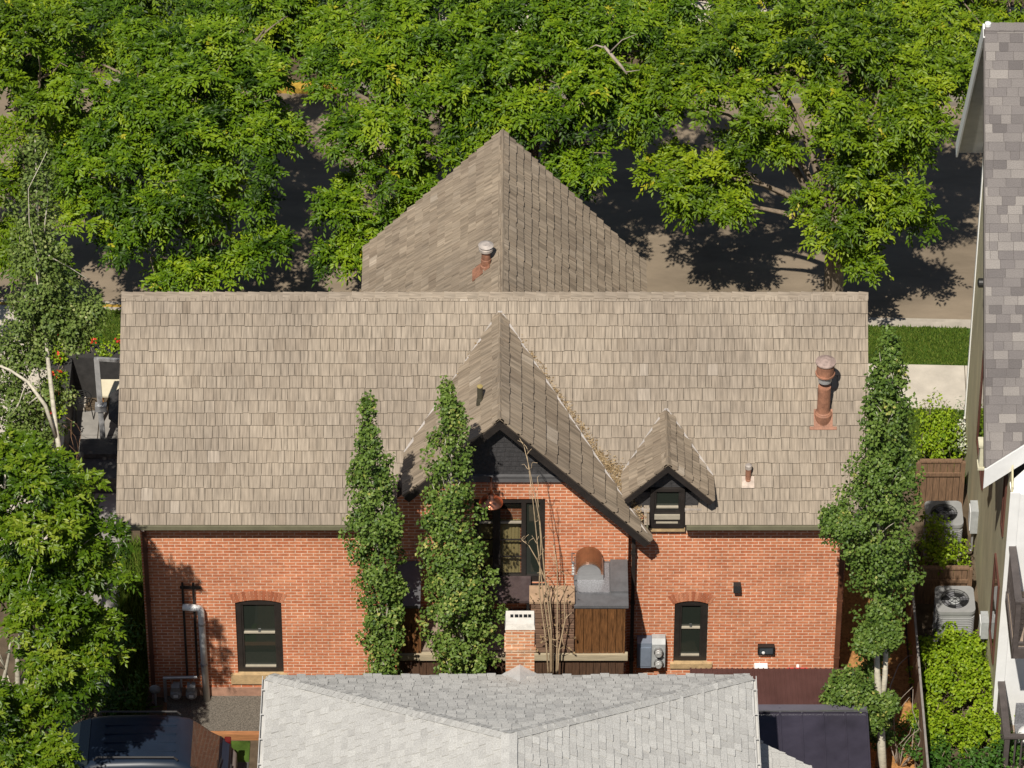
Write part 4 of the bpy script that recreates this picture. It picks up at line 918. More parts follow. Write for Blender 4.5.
# ================================================================== TALL HOUSE AT THE RIGHT EDGE
rbh = thing('olive_house', 'tall house at the right edge with grey shingle roof, olive siding and white trim', 'house', (8.8, 2, 0))
RX = 8.25; RG = V((RX, 4.2, 12.1)); FE = V((RX, 7.35, 7.05)); NEv = V((RX, -.85, 6.25)); WX = 8.72
upn = (RG-NEv).normalized(); nn = V((1, 0, 0)).cross(upn).normalized()
LOW = V((RX, -.85, 6.25)); diag = on_p(1040, 434, RG, nn); dd_ = diag-LOW; far_r = LOW+dd_*6.0; XR2 = RX+7
pts = [LOW, LOW+dd_*1.7, V((XR2, RG.y-.6, RG.z-.6*upn.z/upn.y)), V((XR2, RG.y, RG.z)), RG]
m = MB(); O_ = LOW
def gtone(rr): return rr.random()
shingle(m, O_, (1, 0, 0), upn, [plane_region(O_, (1, 0, 0), upn, pts)], expo=.158, wmin=.14, wmax=.34, thick=.010, jit=.004, rnd=gtone, wave=0, seed=61)
rr1 = m.build('roof', GREYSH, rbh)
d = MB(); d.prism([p-nn*.005 for p in pts], -nn*.14)
fn = V((0, RG.z-FE.z, FE.y-RG.y)).normalized()
_fd = (FE-RG).normalized()*.34; fpts = [RG+_fd, FE, V((XR2, FE.y, FE.z)), V((XR2, RG.y, RG.z))+_fd]
d.build('roof_deck', RAIL, rr1)
d = MB(); d.prism([p-fn*.002 for p in fpts], -fn*.14); d.build('far_slope', SOFFIT, rr1)
m = MB(); shingle(m, V((XR2, FE.y, FE.z)), (-1, 0, 0), (RG-FE).normalized(), [ccw([(0, 0), (XR2-RX, 0), (XR2-RX, (RG-FE).length), (0, (RG-FE).length)])], expo=.158, wmin=.2, wmax=.5, thick=.01, rnd=gtone, wave=0, seed=62); m.build('far_tiles', GREYSH, rr1)
m = MB(); ridge_cap(m, RG, V((XR2, RG.y, RG.z)), -upn, (FE-RG).normalized(), .25, .14, .01, 9); m.build('ridge_cap', GREYSH, rr1)
m = MB(); m.bar(RG-fn*.10+V((-.015, .06, -.05)), FE-fn*.10+V((-.015, 0, 0)), .03, .26, fn); m.build('far_bargeboard', WHITE, rr1)
m = MB(); m.bar(RG-nn*.1+V((-.012, -.05, -.05)), LOW-nn*.1+V((-.012, .02, .02)), .02, .16, nn); m.build('rake_trim', RAIL, rr1)
a = LOW-nn*.14+V((0, -.03, -.02)); m = MB(); m.prism([LOW-nn*.03+V((-.02, -.012, 0)), LOW+dd_*1.7-nn*.03+V((0, -.012, 0)), LOW+dd_*1.7+V((0, -.012, -.40)), LOW+V((-.02, -.012, -.42))], (0, -.05, 0)); m.build('bargeboard', WHITE, rr1)
MB().lathe(RG+V((.05, -.02, .0)), [(.055, 0), (.055, .06), (.02, .08)], 14).build('ridge_end', WHITE, rr1)
# walls
WYF, WYN = 7.0, -.95; ztop = lambda y: min(RG.z-.18+(y-RG.y)*upn.z/upn.y, RG.z-.18-(y-RG.y)*(RG.z-FE.z)/(FE.y-RG.y))
m = MB(); side = [V((WX, WYN, -.1)), V((WX, WYF, -.1)), V((WX, WYF, ztop(WYF))), V((WX, RG.y, ztop(RG.y))), V((WX, WYN, min(5.9, ztop(WYN))))]
m.prism(side, (.03, 0, 0)); m.build('side_wall', OLIVE, rbh)
MB().box(WX-.018, WX+.10, WYF-.10, WYF+.012, -.1, ztop(WYF)-.02).build('far_corner_trim', WHITE, rbh)
fr = MB(); fr.box(WX+.001, XR2-.3, WYN-.02, WYN+.15, -.1, 5.75); fr.prism([V((WX+.002, WYN+.01, 5.751)), V((XR2-.3, WYN+.01, 5.751)), LOW+dd_*1.7+V((0, .02, -.38)), LOW+V((.45, .02, -.40))], (0, .06, 0)); fr.build('front_wall', WHITE, rbh)
MB().box(WX-.02, WX+.15, WYN-.045, WYN-.021, -.1, 5.8).build('near_corner_trim', WHITE, rbh)
for (ya, yb, za, zb) in ((-.35, .0, 4.2, 5.6), (-.45, .45, 1.2, 3.1), (3.2, 4.6, 2.2, 4.4)):
    f = MB(); f.box(WX-.035, WX-.001, ya, ya+.08, za, zb).box(WX-.035, WX-.001, yb-.08, yb, za, zb).box(WX-.034, WX-.001, ya+.08, yb-.08, za, za+.08).box(WX-.034, WX-.001, ya+.08, yb-.08, zb-.08, zb); fo = f.build('window', plain('brown_window_frame', (.10, .04, .03), .5, .2, 5), rbh)
    MB().box(WX-.015, WX-.002, ya+.081, yb-.081, za+.081, zb-.081).build('pane', GLASS, fo)
c = V((WX-.001, 4.6, 6.0)); MB().lathe(c, [(.06, 0), (.06, .04), (.09, .06), (.09, .20), (.05, .22)], 14, axis=(-1, 0, 0)).build('wall_lamp', BLACK, rbh)
_v = ray(985, 452); c = CAM+_v*((RX+.16)/_v.x); q = MB(); q.box(c.x-.10, c.x-.002, c.y-.10, c.y+.10, c.z-.28, c.z+.20); q.box(c.x-.13, c.x-.002, c.y-.12, c.y+.12, c.z+.201, c.z+.25); q.box(c.x-.12, c.x-.002, c.y-.12, c.y+.12, c.z-.33, c.z-.281); q.build('eave_bracket', CREAMP, rbh)
# balconies on the front
def balcony(px, py, zlab, first):
    p = on_y(px, py, WYN-.06); x0 = WX+.07; zt = p.z; fl = zt-1.05; yf = WYN-1.5
    b = MB()
    for k in range(10): b.box(x0, XR2-1.5, yf+.02+k*.143, yf+.155+k*.143, fl-.05, fl)
    bo = b.build('balcony', DECKW, rbh)
    b = MB(); b.box(x0-.01, XR2-1.49, yf-.03, yf+.018, fl-.24, fl+.004); b.box(x0-.03, x0-.002, yf-.03, WYN-.022, fl-.24, fl+.004); b.build('rim_beam', RAIL, bo)
    bx(x0-.02, x0+.07, yf-.03, yf+.06, fl+.005, zt+.03).build('railing_post', RAIL, bo); bx(x0-.02, x0+.05, WYN-.10, WYN-.022, fl+.005, zt+.0).build('railing_post', RAIL, bo)
    b = MB(); b.box(x0-.04, x0+.09, yf+.061, WYN-.023, zt-.03, zt+.03); b.box(x0-.04, XR2-1.5, yf-.05, yf+.05, zt+.031, zt+.075); b.box(x0, x0+.05, yf+.06, WYN-.10, fl+.08, fl+.12); b.box(x0+.07, XR2-1.5, yf-.015, yf+.03, fl+.08, fl+.12); b.build('handrail', RAIL, bo)
    b = MB(); y = yf+.15
    while y < WYN-.15: b.box(x0+.01, x0+.035, y, y+.03, fl+.121, zt-.031); y += .115
    x = x0+.16
    while x < XR2-1.6: b.box(x, x+.03, yf-.005, yf+.02, fl+.121, zt+.03); x += .115
    b.build('baluster', RAIL, bo)
    return V((x0, yf, fl))
balcony(1010, 548, 'upper', True); lowb = balcony(1005, 683, 'lower', False)
# balcony furniture: grey seat with a white and blue cushion
ct = thing('balcony_chair', 'grey chair on the lower balcony at the right edge', 'chair', lowb+V((.55, .75, 0)))
o_ = lowb+V((.55, .75, 0)); MB().box(o_.x-.28, o_.x+.3, o_.y-.28, o_.y+.28, o_.z+.38, o_.z+.43).build('seat', SLATE2, ct); MB().box(o_.x-.28, o_.x+.3, o_.y+.285, o_.y+.33, o_.z+.38, o_.z+.9).build('backrest', SLATE2, ct)
for a in (-.25, .24):
    for b in (-.25, .22): MB().box(o_.x+a-.02, o_.x+a+.02, o_.y+b-.02, o_.y+b+.02, o_.z, o_.z+.379).build('leg', RAIL, ct)
cu = MB(); cc = o_+V((-.02, -.05, .431)); cu.lathe(cc, [(.0, .0), (.20, .0), (.24, .04), (.22, .09), (.12, .12), (0, .125)], 16); q = cu.build('cushion', WHITE, None, cc, True); tag(q, 'round white cushion with blue dot lying on the grey balcony chair', 'cushion')
MB().lathe(cc+V((.02, -.05, .118)), [(.09, 0), (.085, .012), (0, .016)], 14).build('blue_dot', plain('blue_print', (.03, .16, .5), .6, .2, 6), q)
# small boxes on the olive wall
for (px, py, hh, lab) in ((978, 520, .55, 'white electrical box on the olive wall beside the far air conditioner'), (983, 625, .4, 'white electrical box on the olive wall beside the near air conditioner')):
    y = on_z(px, py, 1.0).y; v = thing('electrical_box', lab, 'electrical box', (WX, y, .9)); MB().box(WX-.14, WX-.002, y-.16, y+.16, .8, .8+hh).build('casing', METERGREY, v); MB().box(WX-.155, WX-.141, y-.13, y+.13, .85, .75+hh).build('door', WHITE, v)
    MB().tube([V((WX-.07, y, .8)), V((WX-.07, y, .25)), V((WX-.35, y-.1, .2))], .022, 8).build('conduit', LIGHTMETAL, v)

# ================================================================== SIDE YARD: AIR CONDITIONERS AND FENCES
def ac_unit(c, label, w=.80, h=.95):
    c = V(c); t = thing('air_conditioner', label, 'air conditioner', c, 'air conditioners in the side yard')
    q = MB(); x0, x1, y0, y1 = c.x-w/2, c.x+w/2, c.y-w/2, c.y+w/2; r = .10
    def rr(x0, x1, y0, y1, r, z): return [V((cx+r*math.cos(a), cy+r*math.sin(a), z)) for cx, cy, s in ((x1-r, y1-r, 0), (x0+r, y1-r, 1), (x0+r, y0+r, 2), (x1-r, y0+r, 3)) for a in [math.pi/2*(s+k/4) for k in range(5)]]
    q.prism(rr(x0+.02, x1-.02, y0+.02, y1-.02, r, c.z+.06), (0, 0, h-.14)); cs = q.build('casing', UNITGREY, t)
    q = MB()
    for k in range(16): z = c.z+.10+k*(h-.24)/16; L = rr(x0+.008, x1-.008, y0+.008, y1-.008, r, z); q.prism(L, (0, 0, .016))
    q.build('louvres', plain('louvre_grey', (.29, .29, .29), .5, .15, 4), cs)
    q = MB(); q.prism(rr(x0, x1, y0, y1, r, c.z), (0, 0, .055)); q.build('base', CONC, t)
    tl = MB(); out = rr(x0, x1, y0, y1, r, c.z+h); hole = [V((c.x+w*.36*math.cos(k*math.pi/16), c.y+w*.36*math.sin(k*math.pi/16), c.z+h)) for k in range(32)]
    tl.holed(out, [hole])
    n = len(out)
    for i in range(n): a, b = out[i], out[(i+1) % n]; tl.face([a, b, b-V((0, 0, .07)), a-V((0, 0, .07))])
    for i in range(32): a, b = hole[i], hole[(i+1) % 32]; tl.face([b, a, a-V((0, 0, .12)), b-V((0, 0, .12))])
    tl.build('lid', UNITGREY, t)
    fz = c.z+h-.055; f = MB()
    f.lathe(V((c.x, c.y, fz-.015)), [(w*.355, 0), (w*.355, .004)], 24); well = f.build('fan_well', BLACK, t)
    f = MB(); f.lathe(V((c.x, c.y, fz-.008)), [(.10, 0), (.10, .03), (.07, .045)], 18); hub = f.build('fan_hub', METERGREY, t)
    for k in range(4):
        a = k*math.pi/2+.4; d1 = V((math.cos(a), math.sin(a), 0)); d2 = V((-math.sin(a), math.cos(a), 0)); o2 = V((c.x, c.y, fz))
        MB().prism([o2+d1*.10-d2*.04+V((0, 0, .02)), o2+d1*w*.33-d2*.09+V((0, 0, .025)), o2+d1*w*.33+d2*.07-V((0, 0, 0.005)), o2+d1*.10+d2*.04], (0, 0, .006)).build('fan_blade', plain('fan_grey', (.16, .16, .17), .5, .2, 5), t)
    g_ = MB()
    for rr_k in (.12, .19, .26, .33): g_.tube([V((c.x+w*rr_k*1.08*math.cos(k*math.pi/14), c.y+w*rr_k*1.08*math.sin(k*math.pi/14), c.z+h+.006)) for k in range(29)], .004, 4, cap=False)
    for k in range(8): a = k*math.pi/4; g_.tube([V((c.x, c.y, c.z+h+.008)), V((c.x+w*.37*math.cos(a), c.y+w*.37*math.sin(a), c.z+h+.008))], .004, 4)
    g_.build('guard', BLACK, t)
p1 = on_z(944, 513, .95); p2 = on_z(955, 599, .95)
ac_unit((p1.x, p1.y, 0), 'grey air conditioner farther up the side yard, half behind a lime shrub', .70)
ac_unit((p2.x, p2.y, 0), 'grey air conditioner nearest the long ivy bed, standing clear below its fence', .72)
def panel_fence(x0, x1, y, h, label, seed):
    t = thing('board_fence', label, 'fence', ((x0+x1)/2, y, 0), 'short fences across the side yard')
    m = MB(); boards(m, x0, x1, y, -.03, h, .14, .025, seed); m.build('boards', FENCE, t)
    MB().box(x0-.02, x1+.02, y-.045, y-.012, h-.32, h-.24).build('rail', FENCE, t); MB().box(x0-.03, x1+.03, y-.03, y+.06, h+.002, h+.04).build('cap_rail', FENCE, t)
    for x in (x0-.05, x1+.05): MB().box(x-.045, x+.045, y-.03, y+.05, -.05, h+.001).build('post', FENCE, t)
f1 = on_z(919, 498, .2); f1b = on_z(958, 498, .2); panel_fence(f1.x, f1b.x, f1.y, 1.1, 'brown board fence panel behind the far air conditioner', 31)
f2 = on_z(917, 591, .3); f2b = on_z(966, 591, .3); panel_fence(f2.x, f2b.x, f2.y, .85, 'brown board fence panel between the two air conditioners', 32)
t = thing('long_fence', 'thin dark board fence running beside the orange mulch strip', 'fence', (7.35, -1.5, 0))
m = MB(); r = random.Random(8); y = -6.0
while y < f2.y: m.box(7.34-r.uniform(0, .006), 7.36, y+.003, y+.137, -.05, 1.35-r.uniform(0, .01)); y += .14
m.build('boards', FENCE, t); MB().box(7.33, 7.37, -6.0, f2.y, 1.352, 1.38).build('cap_rail', plain('weathered_grey_wood', (.22, .20, .18), .8, .25, 5), t); MB().box(7.361, 7.41, -6.0, f2.y, 1.0, 1.08).build('rail', FENCE, t)

# ================================================================== PATIO AT THE LEFT END
pb = on_z(100, 397, 0); yb_ = pb.y
PX0, PX1 = -8.55, -6.75; pyf = on_z(100, 470, 0).y
t = thing('planter_wall', 'charcoal patio planter wall with a trough along its back and left sides', 'planter', ((PX0+PX1)/2, yb_, 0))
MB().box(PX0, PX1, yb_, yb_+.05, -.02, 1.0).build('back_panel', CHARCOAL, t); MB().box(PX0-.05, PX0-.001, pyf-.7, yb_+.05, -.02, 1.0).build('side_panel', CHARCOAL, t)
MB().box(PX0-.05, PX1, yb_+.051, yb_+.45, -.02, .96).build('back_trough', CHARCOAL, t); MB().box(PX0-.45, PX0-.051, yb_-2.0, yb_+.45, -.02, .96).build('side_trough', CHARCOAL, t)
mb_ = on_z(104, 452, 0); ub = thing('patio_umbrella', 'patio umbrella on a pale grey leaning mast with dark canopy half under the eave', 'umbrella', mb_)
mt = V((mb_.x-.05, mb_.y+.25, 2.15)); MB().bar(mb_, mt, .10, .07, (0, 1, 0)).build('mast', LIGHTMETAL, ub)
hubp = V((mb_.x+.95, mb_.y+.30, 1.95)); MB().bar(mt-V((0, 0, .02)), hubp+V((0, 0, .06)), .06, .06).build('arm', LIGHTMETAL, ub); MB().box(mb_.x-.12, mb_.x+.10, mb_.y+.03, mb_.y+.17, .98, 1.12).build('crank', LIGHTMETAL, ub); MB().box(mb_.x-.3, mb_.x+.3, mb_.y-.3, mb_.y+.3, .03, .09).build('base', SLATE, ub)
cn = MB(); n8 = 8; rim = [V((hubp.x+.85*math.cos(k*math.pi/4+.39), hubp.y-.30+.85*math.sin(k*math.pi/4+.39), hubp.z-.75)) for k in range(8)]; tp = hubp+V((0, -.1, -.1))
for k in range(8): cn.face([rim[k], rim[(k+1) % 8], tp]); cn.face([rim[(k+1) % 8]-V((0, 0, .02)), rim[k]-V((0, 0, .02)), tp-V((0, 0, .02))]); cn.face([rim[k]-V((0, 0, .09)), rim[(k+1) % 8]-V((0, 0, .09)), rim[(k+1) % 8], rim[k]])
cn.build('canopy', FABRIC, ub)
st = on_z(97, 470, .55); t = thing('deck_box', 'two step charcoal storage bench on the left patio', 'bench', (st.x+.1, st.y, 0))
q0 = on_z(78, 455, .5); q1 = on_z(120, 475, .5)
MB().box(q0.x, q1.x+.1, q1.y, q1.y+.55, .03, .40).build('lower_step', CHARCOAL, t); MB().box(q0.x+.02, q1.x+.1, q1.y+.551, q1.y+1.0, .03, .55).build('upper_step', CHARCOAL, t)
MB().box(q0.x-.02, q1.x+.11, q1.y-.02, q1.y+.55, .401, .43).build('seat_board', plain('dark_seat_board', (.055, .053, .052), .6, .3, 6), t)
tc_ = on_z(112, 388, .74); t = thing('outdoor_table', 'cream topped table on the left patio beneath the umbrella arm', 'table', (tc_.x, tc_.y, .03))
MB().box(tc_.x-.28, tc_.x+.5, tc_.y-.25, tc_.y+.25, .71, .75).build('table_top', plain('cream_top', (.62, .55, .40), .6, .1, 5), t)
for a in (-.22, .42):
    for b in (-.2, .2): MB().box(tc_.x+a-.03, tc_.x+a+.03, tc_.y+b-.03, tc_.y+b+.03, .03, .709).build('leg', plain('orange_timber', (.36, .17, .05), .7, .3, 6), t)
def wire_chair(p, rz, label):
    p = V(p); t = thing('wire_chair', label, 'chair', p, 'black wire chairs'); cs, sn = math.cos(rz), math.sin(rz); T = lambda x, y, z: p+V((x*cs-y*sn, x*sn+y*cs, z))
    ring = lambda r, z, cy=0, sq=1: [T(r*math.cos(k*math.pi/10), cy+r*sq*math.sin(k*math.pi/10), z) for k in range(21)]
    q = MB(); q.tube(ring(.20, .45), .012, 6, cap=False); [q.tube([T(-.18+.06*k, -.16 if 0 < k < 6 else -.08, .45), T(-.18+.06*k, .16 if 0 < k < 6 else .08, .45)], .006, 5) for k in range(7)]; q.build('seat', BLACK, t)
    q = MB(); q.tube([T(-.20, .1, .45), T(-.22, .22, .80), T(-.12, .27, .92), T(.12, .27, .92), T(.22, .22, .80), T(.20, .1, .45)], .012, 6); [q.tube([T(-.14+.07*k, .17, .46), T(-.14+.07*k, .26, .90)], .006, 5) for k in range(5)]; q.build('backrest', BLACK, t)
    for a in (-.15, .15):
        for b in (-.13, .13): MB().tube([T(a, b, .45), T(a*1.35, b*1.35, 0)], .011, 6).build('leg', BLACK, t)
c = on_z(82, 412, .1); wire_chair((c.x, c.y, .03), 1.9, 'black wire garden chair on the left patio beside the dark planter wall')

# ================================================================== DARK BLUE SUV (facing left, tailgate to the right)
yc = -3.0; cw = .90
suv = thing('parked_suv', 'dark blue suv with roof rails parked in the shade on the driveway', 'car', (-7.0, yc, 0))
def loft(mb, secs):
    """secs: list of rings with equal point counts"""
    n = len(secs[0]); vs = [p for s_ in secs for p in s_]; fs = []
    for i in range(len(secs)-1):
        for k in range(n): fs.append((i*n+k, i*n+(k+1) % n, (i+1)*n+(k+1) % n, (i+1)*n+k))
    fs += [tuple(range(n))[::-1], tuple((len(secs)-1)*n+k for k in range(n))]; mb.raw(vs, fs); return mb
def ring(x, hwid, z0, z1, r=.14):
    pts = []
    for sy, sz, a0 in ((1, 1, 0), (-1, 1, 1), (-1, -1, 2), (1, -1, 3)):
        for k in range(4):
            a = math.pi/2*(a0+k/3); pts.append(V((x, yc+sy*(hwid-r)+r*math.cos(a), (z1-r if sz > 0 else z0+r)+r*math.sin(a))))
    return pts
def soft(o, wd=.03, seg=2):
    b = o.modifiers.new('bevel', 'BEVEL'); b.width = wd; b.segments = seg; b.limit_method = 'ANGLE'; b.angle_limit = .6; return o
XF, XK = -9.75, -5.02
loft(MB(), [ring(XF, .74, .42, .78), ring(XF+.10, .84, .36, .92), ring(XF+.55, .90, .33, 1.0), ring(-8.35, .92, .32, 1.06), ring(-7.0, .93, .32, 1.08), ring(-5.6, .92, .32, 1.10), ring(-5.20, .90, .36, 1.08), ring(XK, .82, .42, .96)]).build('body', CARPAINT, suv, smooth=True)
xr0, xr1, zr_ = -7.45, -5.78, 1.80
CS = [(-8.38, .82, 1.07), (-8.05, .78, 1.33), (-7.65, .73, 1.63), (-7.40, .70, 1.755), (-7.1, .69, 1.80), (-6.5, .69, 1.82), (-5.95, .68, 1.80), (-5.72, .69, 1.73), (-5.58, .71, 1.60), (-5.36, .76, 1.33), (-5.17, .80, 1.09)]
def cring(x, hw, z1, n=6):
    r = min(.17, (z1-1.0)*.6); wb = .86
    top = [V((x, yc+(hw-r)+r*math.cos(a), z1-r+r*math.sin(a))) for a in [math.pi/2*k/n for k in range(n+1)]]+[V((x, yc-(hw-r)+r*math.cos(a), z1-r+r*math.sin(a))) for a in [math.pi/2+math.pi/2*k/n for k in range(n+1)]]
    return top+[V((x, yc-wb, 1.0)), V((x, yc+wb, 1.0))]
rf_ = loft(MB(), [cring(*c) for c in CS]).build('roof', CARPAINT, suv, smooth=True)
def zat(x):
    for a, b in zip(CS, CS[1:]):
        if a[0] <= x <= b[0]: t = (x-a[0])/(b[0]-a[0]); return a[1]+(b[1]-a[1])*t, a[2]+(b[2]-a[2])*t
def screen(xs, name, m_):
    q = MB()
    for a, b in zip(xs, xs[1:]):
        (ha, za), (hb, zb) = zat(a), zat(b); ra, rb = min(.17, (za-1)*.6), min(.17, (zb-1)*.6)
        d = V((b-a, 0, zb-za)).normalized(); n = V((-d.z, 0, d.x)); pa, pb = ha-ra*.75, hb-rb*.75
        o = n*.012
        q.raw([V((a, yc-pa, za))+o, V((b, yc-pb, zb))+o, V((b, yc+pb, zb))+o, V((a, yc+pa, za))+o, V((a, yc-pa, za))-n*.03, V((b, yc-pb, zb))-n*.03, V((b, yc+pb, zb))-n*.03, V((a, yc+pa, za))-n*.03], [(0, 1, 2, 3), (4, 5, 1, 0), (3, 2, 6, 7), (0, 3, 7, 4), (1, 5, 6, 2)])
    return q.build(name, m_, suv)
REARGLASS = glass('brick_reflection_glass', (.055, .038, .03), 0, .04)  # brown base colour imitates brick reflected in the rear window
screen([-8.30, -8.05, -7.65, -7.46], 'windscreen', GLASS); screen([-5.66, -5.58, -5.36, -5.22], 'rear_window', REARGLASS)
for sg in (-1, 1):
    for x0, x1 in ((-7.85, -7.2), (-7.12, -6.45), (-6.37, -5.72)):
        def sp(x, f):
            hw, z1 = zat(x); r = min(.17, (z1-1)*.6); zt_ = z1-r; return V((x, yc+sg*(.86+(hw-.86)*f+.006), 1.0+(zt_-1.0)*f))
        q = [sp(x0, .12), sp(x1, .12), sp(x1, .95), sp(x0, .95)]; MB().prism(q, (0, -sg*.03, 0)).build('side_window', GLASS, suv)
for sg in (-1, 1):
    o = MB().tube([V((xr0+.1, yc+sg*.58, zr_+.03)), V((xr0+.16, yc+sg*.58, zr_+.10)), V((xr1-.16, yc+sg*.58, zr_+.10)), V((xr1-.1, yc+sg*.58, zr_+.03))], .018, 8).build('roof_rail', CARTRIM, rf_)
for k in range(4): MB().bar((xr0+.25, yc-.33+k*.22, 1.806), (xr1-.15, yc-.33+k*.22, 1.806), .02, .03).build('roof_rib', CARPAINT, rf_)
bp_ = MB(); loft(bp_, [[V((XK+dx, yc+sy*hw_, z)) for sy, z in ((1, .45), (1, .78), (-1, .78), (-1, .45))] for dx, hw_ in ((-.28, .93), (0.0, .88), (.10, .70))]); soft(bp_.build('rear_bumper', plain('grey_bumper', (.12, .10, .09), .5, .2, 6), suv), .05, 3)
MB().box(XK-.02, XK+.03, yc-.26, yc+.26, .80, .92).build('plate_recess', CARTRIM, suv)
MB().prism([V((XK-.26, yc-.74, 1.065)), V((XK-.26, yc+.74, 1.065)), V((XK-.02, yc+.66, 1.0)), V((XK-.02, yc-.66, 1.0))], (0, 0, .03)).build('tailgate_shelf', CARPAINT, suv)
for sg in (-1, 1): soft(MB().box(XK-.12, XK+.0, yc+sg*.80-.07, yc+sg*.80+.07, .80, 1.02).build('tail_light', plain('tail_lens', (.10, .008, .008), .2, .2, 6), suv), .02); soft(MB().box(XF+.0, XF+.16, yc+sg*.66-.14, yc+sg*.66+.14, .70, .86).build('headlight', FLASH, suv), .03); soft(MB().box(-8.15, -7.98, yc+sg*1.0-.09, yc+sg*1.0+.09, 1.05, 1.20).build('mirror', CARPAINT, suv), .03)
MB().tube([V((XK-.20, yc-.3, 1.16)), V((XK-.14, yc+.15, 1.17))], .012, 6).build('rear_wiper', BLACK, suv)
for x in (-8.75, -5.95):
    for sg in (-1, 1):
        c = V((x, yc+sg*.74, .36)); wh = MB().lathe(c, [(.22, -.02), (.33, -.01), (.36, .03), (.36, .15), (.33, .19), (.22, .20)], 28, axis=(0, sg, 0)).build('wheel', RUBBER, suv, smooth=False); MB().lathe(c+V((0, sg*.19, 0)), [(.21, 0), (.21, .015), (.06, .02), (.05, .035)], 20, axis=(0, sg, 0)).build('rim', STEEL, wh)

# ================================================================== TREES AND PLANTS
GN, GF = 'street trees on the near verge', 'street trees beyond the road'
street_tree(185, 10.7, [(130, 110, 11, 1.5), (210, 110, 11, 1.5), (170, 170, 10, 1.5), (230, 180, 10, 1.0), (120, 190, 9.7, 1.1), (160, 240, 9.4, 1.1), (215, 220, 9.4, .95), (262, 255, 9.3, .42), (248, 140, 10.5, .7), (100, 70, 11.5, 1.2), (250, 100, 11.3, .65), (190, 275, 9.1, .45), (235, 60, 12, .9), (265, 35, 13.8, .85), (225, 50, 13.8, .9), (205, 80, 13.2, .9)], 'broad leafy street tree with crown above the left end of the shake roof', ASH_A, 101, GN)  # upper lobes set back over the road are added to shade it
street_tree(15, 10.7, [(10, 130, 10.7, 1.4), (45, 60, 11, 1.3), (30, 215, 10, 1.1), (5, 275, 9.6, .9), (60, 170, 10.5, .8), (0, 30, 11.5, 1.2), (85, 130, 11, .7)], 'street tree cut by the left photo edge behind the pale thin aspen', ASH_B, 102, GN)
street_tree(415, 10.8, [(388, 95, 11, 1.1), (360, 150, 10.5, .75), (356, 210, 9.9, .55), (395, 180, 10.2, .75), (425, 120, 11, 1.1), (440, 60, 11.8, 1.4), (355, 248, 9.6, .45), (400, 40, 12.2, 1.2), (338, 78, 11.8, .42), (385, 225, 9.8, .5)], 'street tree hanging down beside the left slope of the back gable', ASH_A, 103, GN)
street_tree(530, 11.0, [(500, 55, 12, 1.5), (560, 65, 11.6, 1.4), (620, 75, 11.4, 1.05), (590, 150, 10.6, .6), (560, 110, 11, .8), (540, 15, 12.5, 1.3), (640, 35, 12, 1.2), (480, 95, 11.6, 1.1), (580, 180, 10.4, .4), (515, 112, 10.9, .6), (492, 112, 11, .6), (470, 120, 11, .6), (640, 95, 11.2, .6)], 'street tree rising directly behind the peak of the back gable', ASH_A, 104, GN, .24)
street_tree(846, 10.5, [(700, 115, 10.8, 1.15), (765, 85, 11, 1.35), (840, 85, 11, 1.35), (885, 115, 10.8, 1.0), (725, 185, 10.2, .6), (675, 175, 10.3, .45), (850, 200, 10.2, .95), (820, 150, 10.5, .8), (890, 215, 10, .65), (872, 252, 9.9, .5), (720, 55, 11.6, 1.1), (800, 45, 11.8, 1.2), (665, 65, 11.6, .8), (905, 65, 11.4, .85), (760, 140, 10.6, .6), (712, 212, 10, .42), (880, 168, 10.2, .85), (930, 40, 12.8, .9), (880, 15, 13.5, 1.0), (945, 85, 12.2, .5), (855, 140, 10.4, .8)], 'street tree with visible trunk and dappled shadow right of the back gable', ASH_B, 105, GN, .21)  # lobes tucked behind the upper crown are added to shade the road
for i, (px, sp, lb, mt_) in enumerate((
    (60, [(20, 0, 20.5, 1.4), (70, -20, 20.5, 1.4), (100, 25, 20, 1.1)], 'tree beyond the road in the top left corner', ASH_A),
    (200, [(140, 20, 20.5, 1.3), (200, 25, 20.3, 1.35), (265, 20, 20.3, 1.3), (235, 60, 19.6, .8), (160, -15, 21, 1.3)], 'tree beyond the road above the yellow kerb on its left side', ASH_B),
    (340, [(320, 30, 20, 1.2), (360, 10, 20.5, 1.3), (300, -15, 21, 1.2), (345, 55, 19.6, .9)], 'tree beyond the road just right of the yellow kerb', ASH_A),
    (480, [(430, 0, 20.5, 1.3), (500, -5, 20.5, 1.3), (570, 0, 20.5, 1.3)], 'tree beyond the road straight behind the back gable peak', ASH_A),
    (690, [(640, 5, 20.5, 1.2), (700, 0, 20.5, 1.25), (740, -10, 21, 1.2)], 'tree beyond the road above the right slope of the back gable', ASH_B),
    (850, [(790, 5, 20.5, 1.3), (860, 10, 20.3, 1.35), (920, 40, 19.7, 1.15), (900, 0, 20.6, 1.2), (890, 70, 19.4, .7)], 'tree beyond the road between the trunk shadow and the tall grey roof', ASH_A),
    (985, [(960, 25, 20, 1.2), (1000, -5, 20.5, 1.3), (1040, 20, 20.5, 1.3)], 'tree beyond the road behind the tall grey shingle roof', ASH_B))):
    street_tree(px, 20.3, sp, lb, mt_, 120+i, GF, .18, 19)
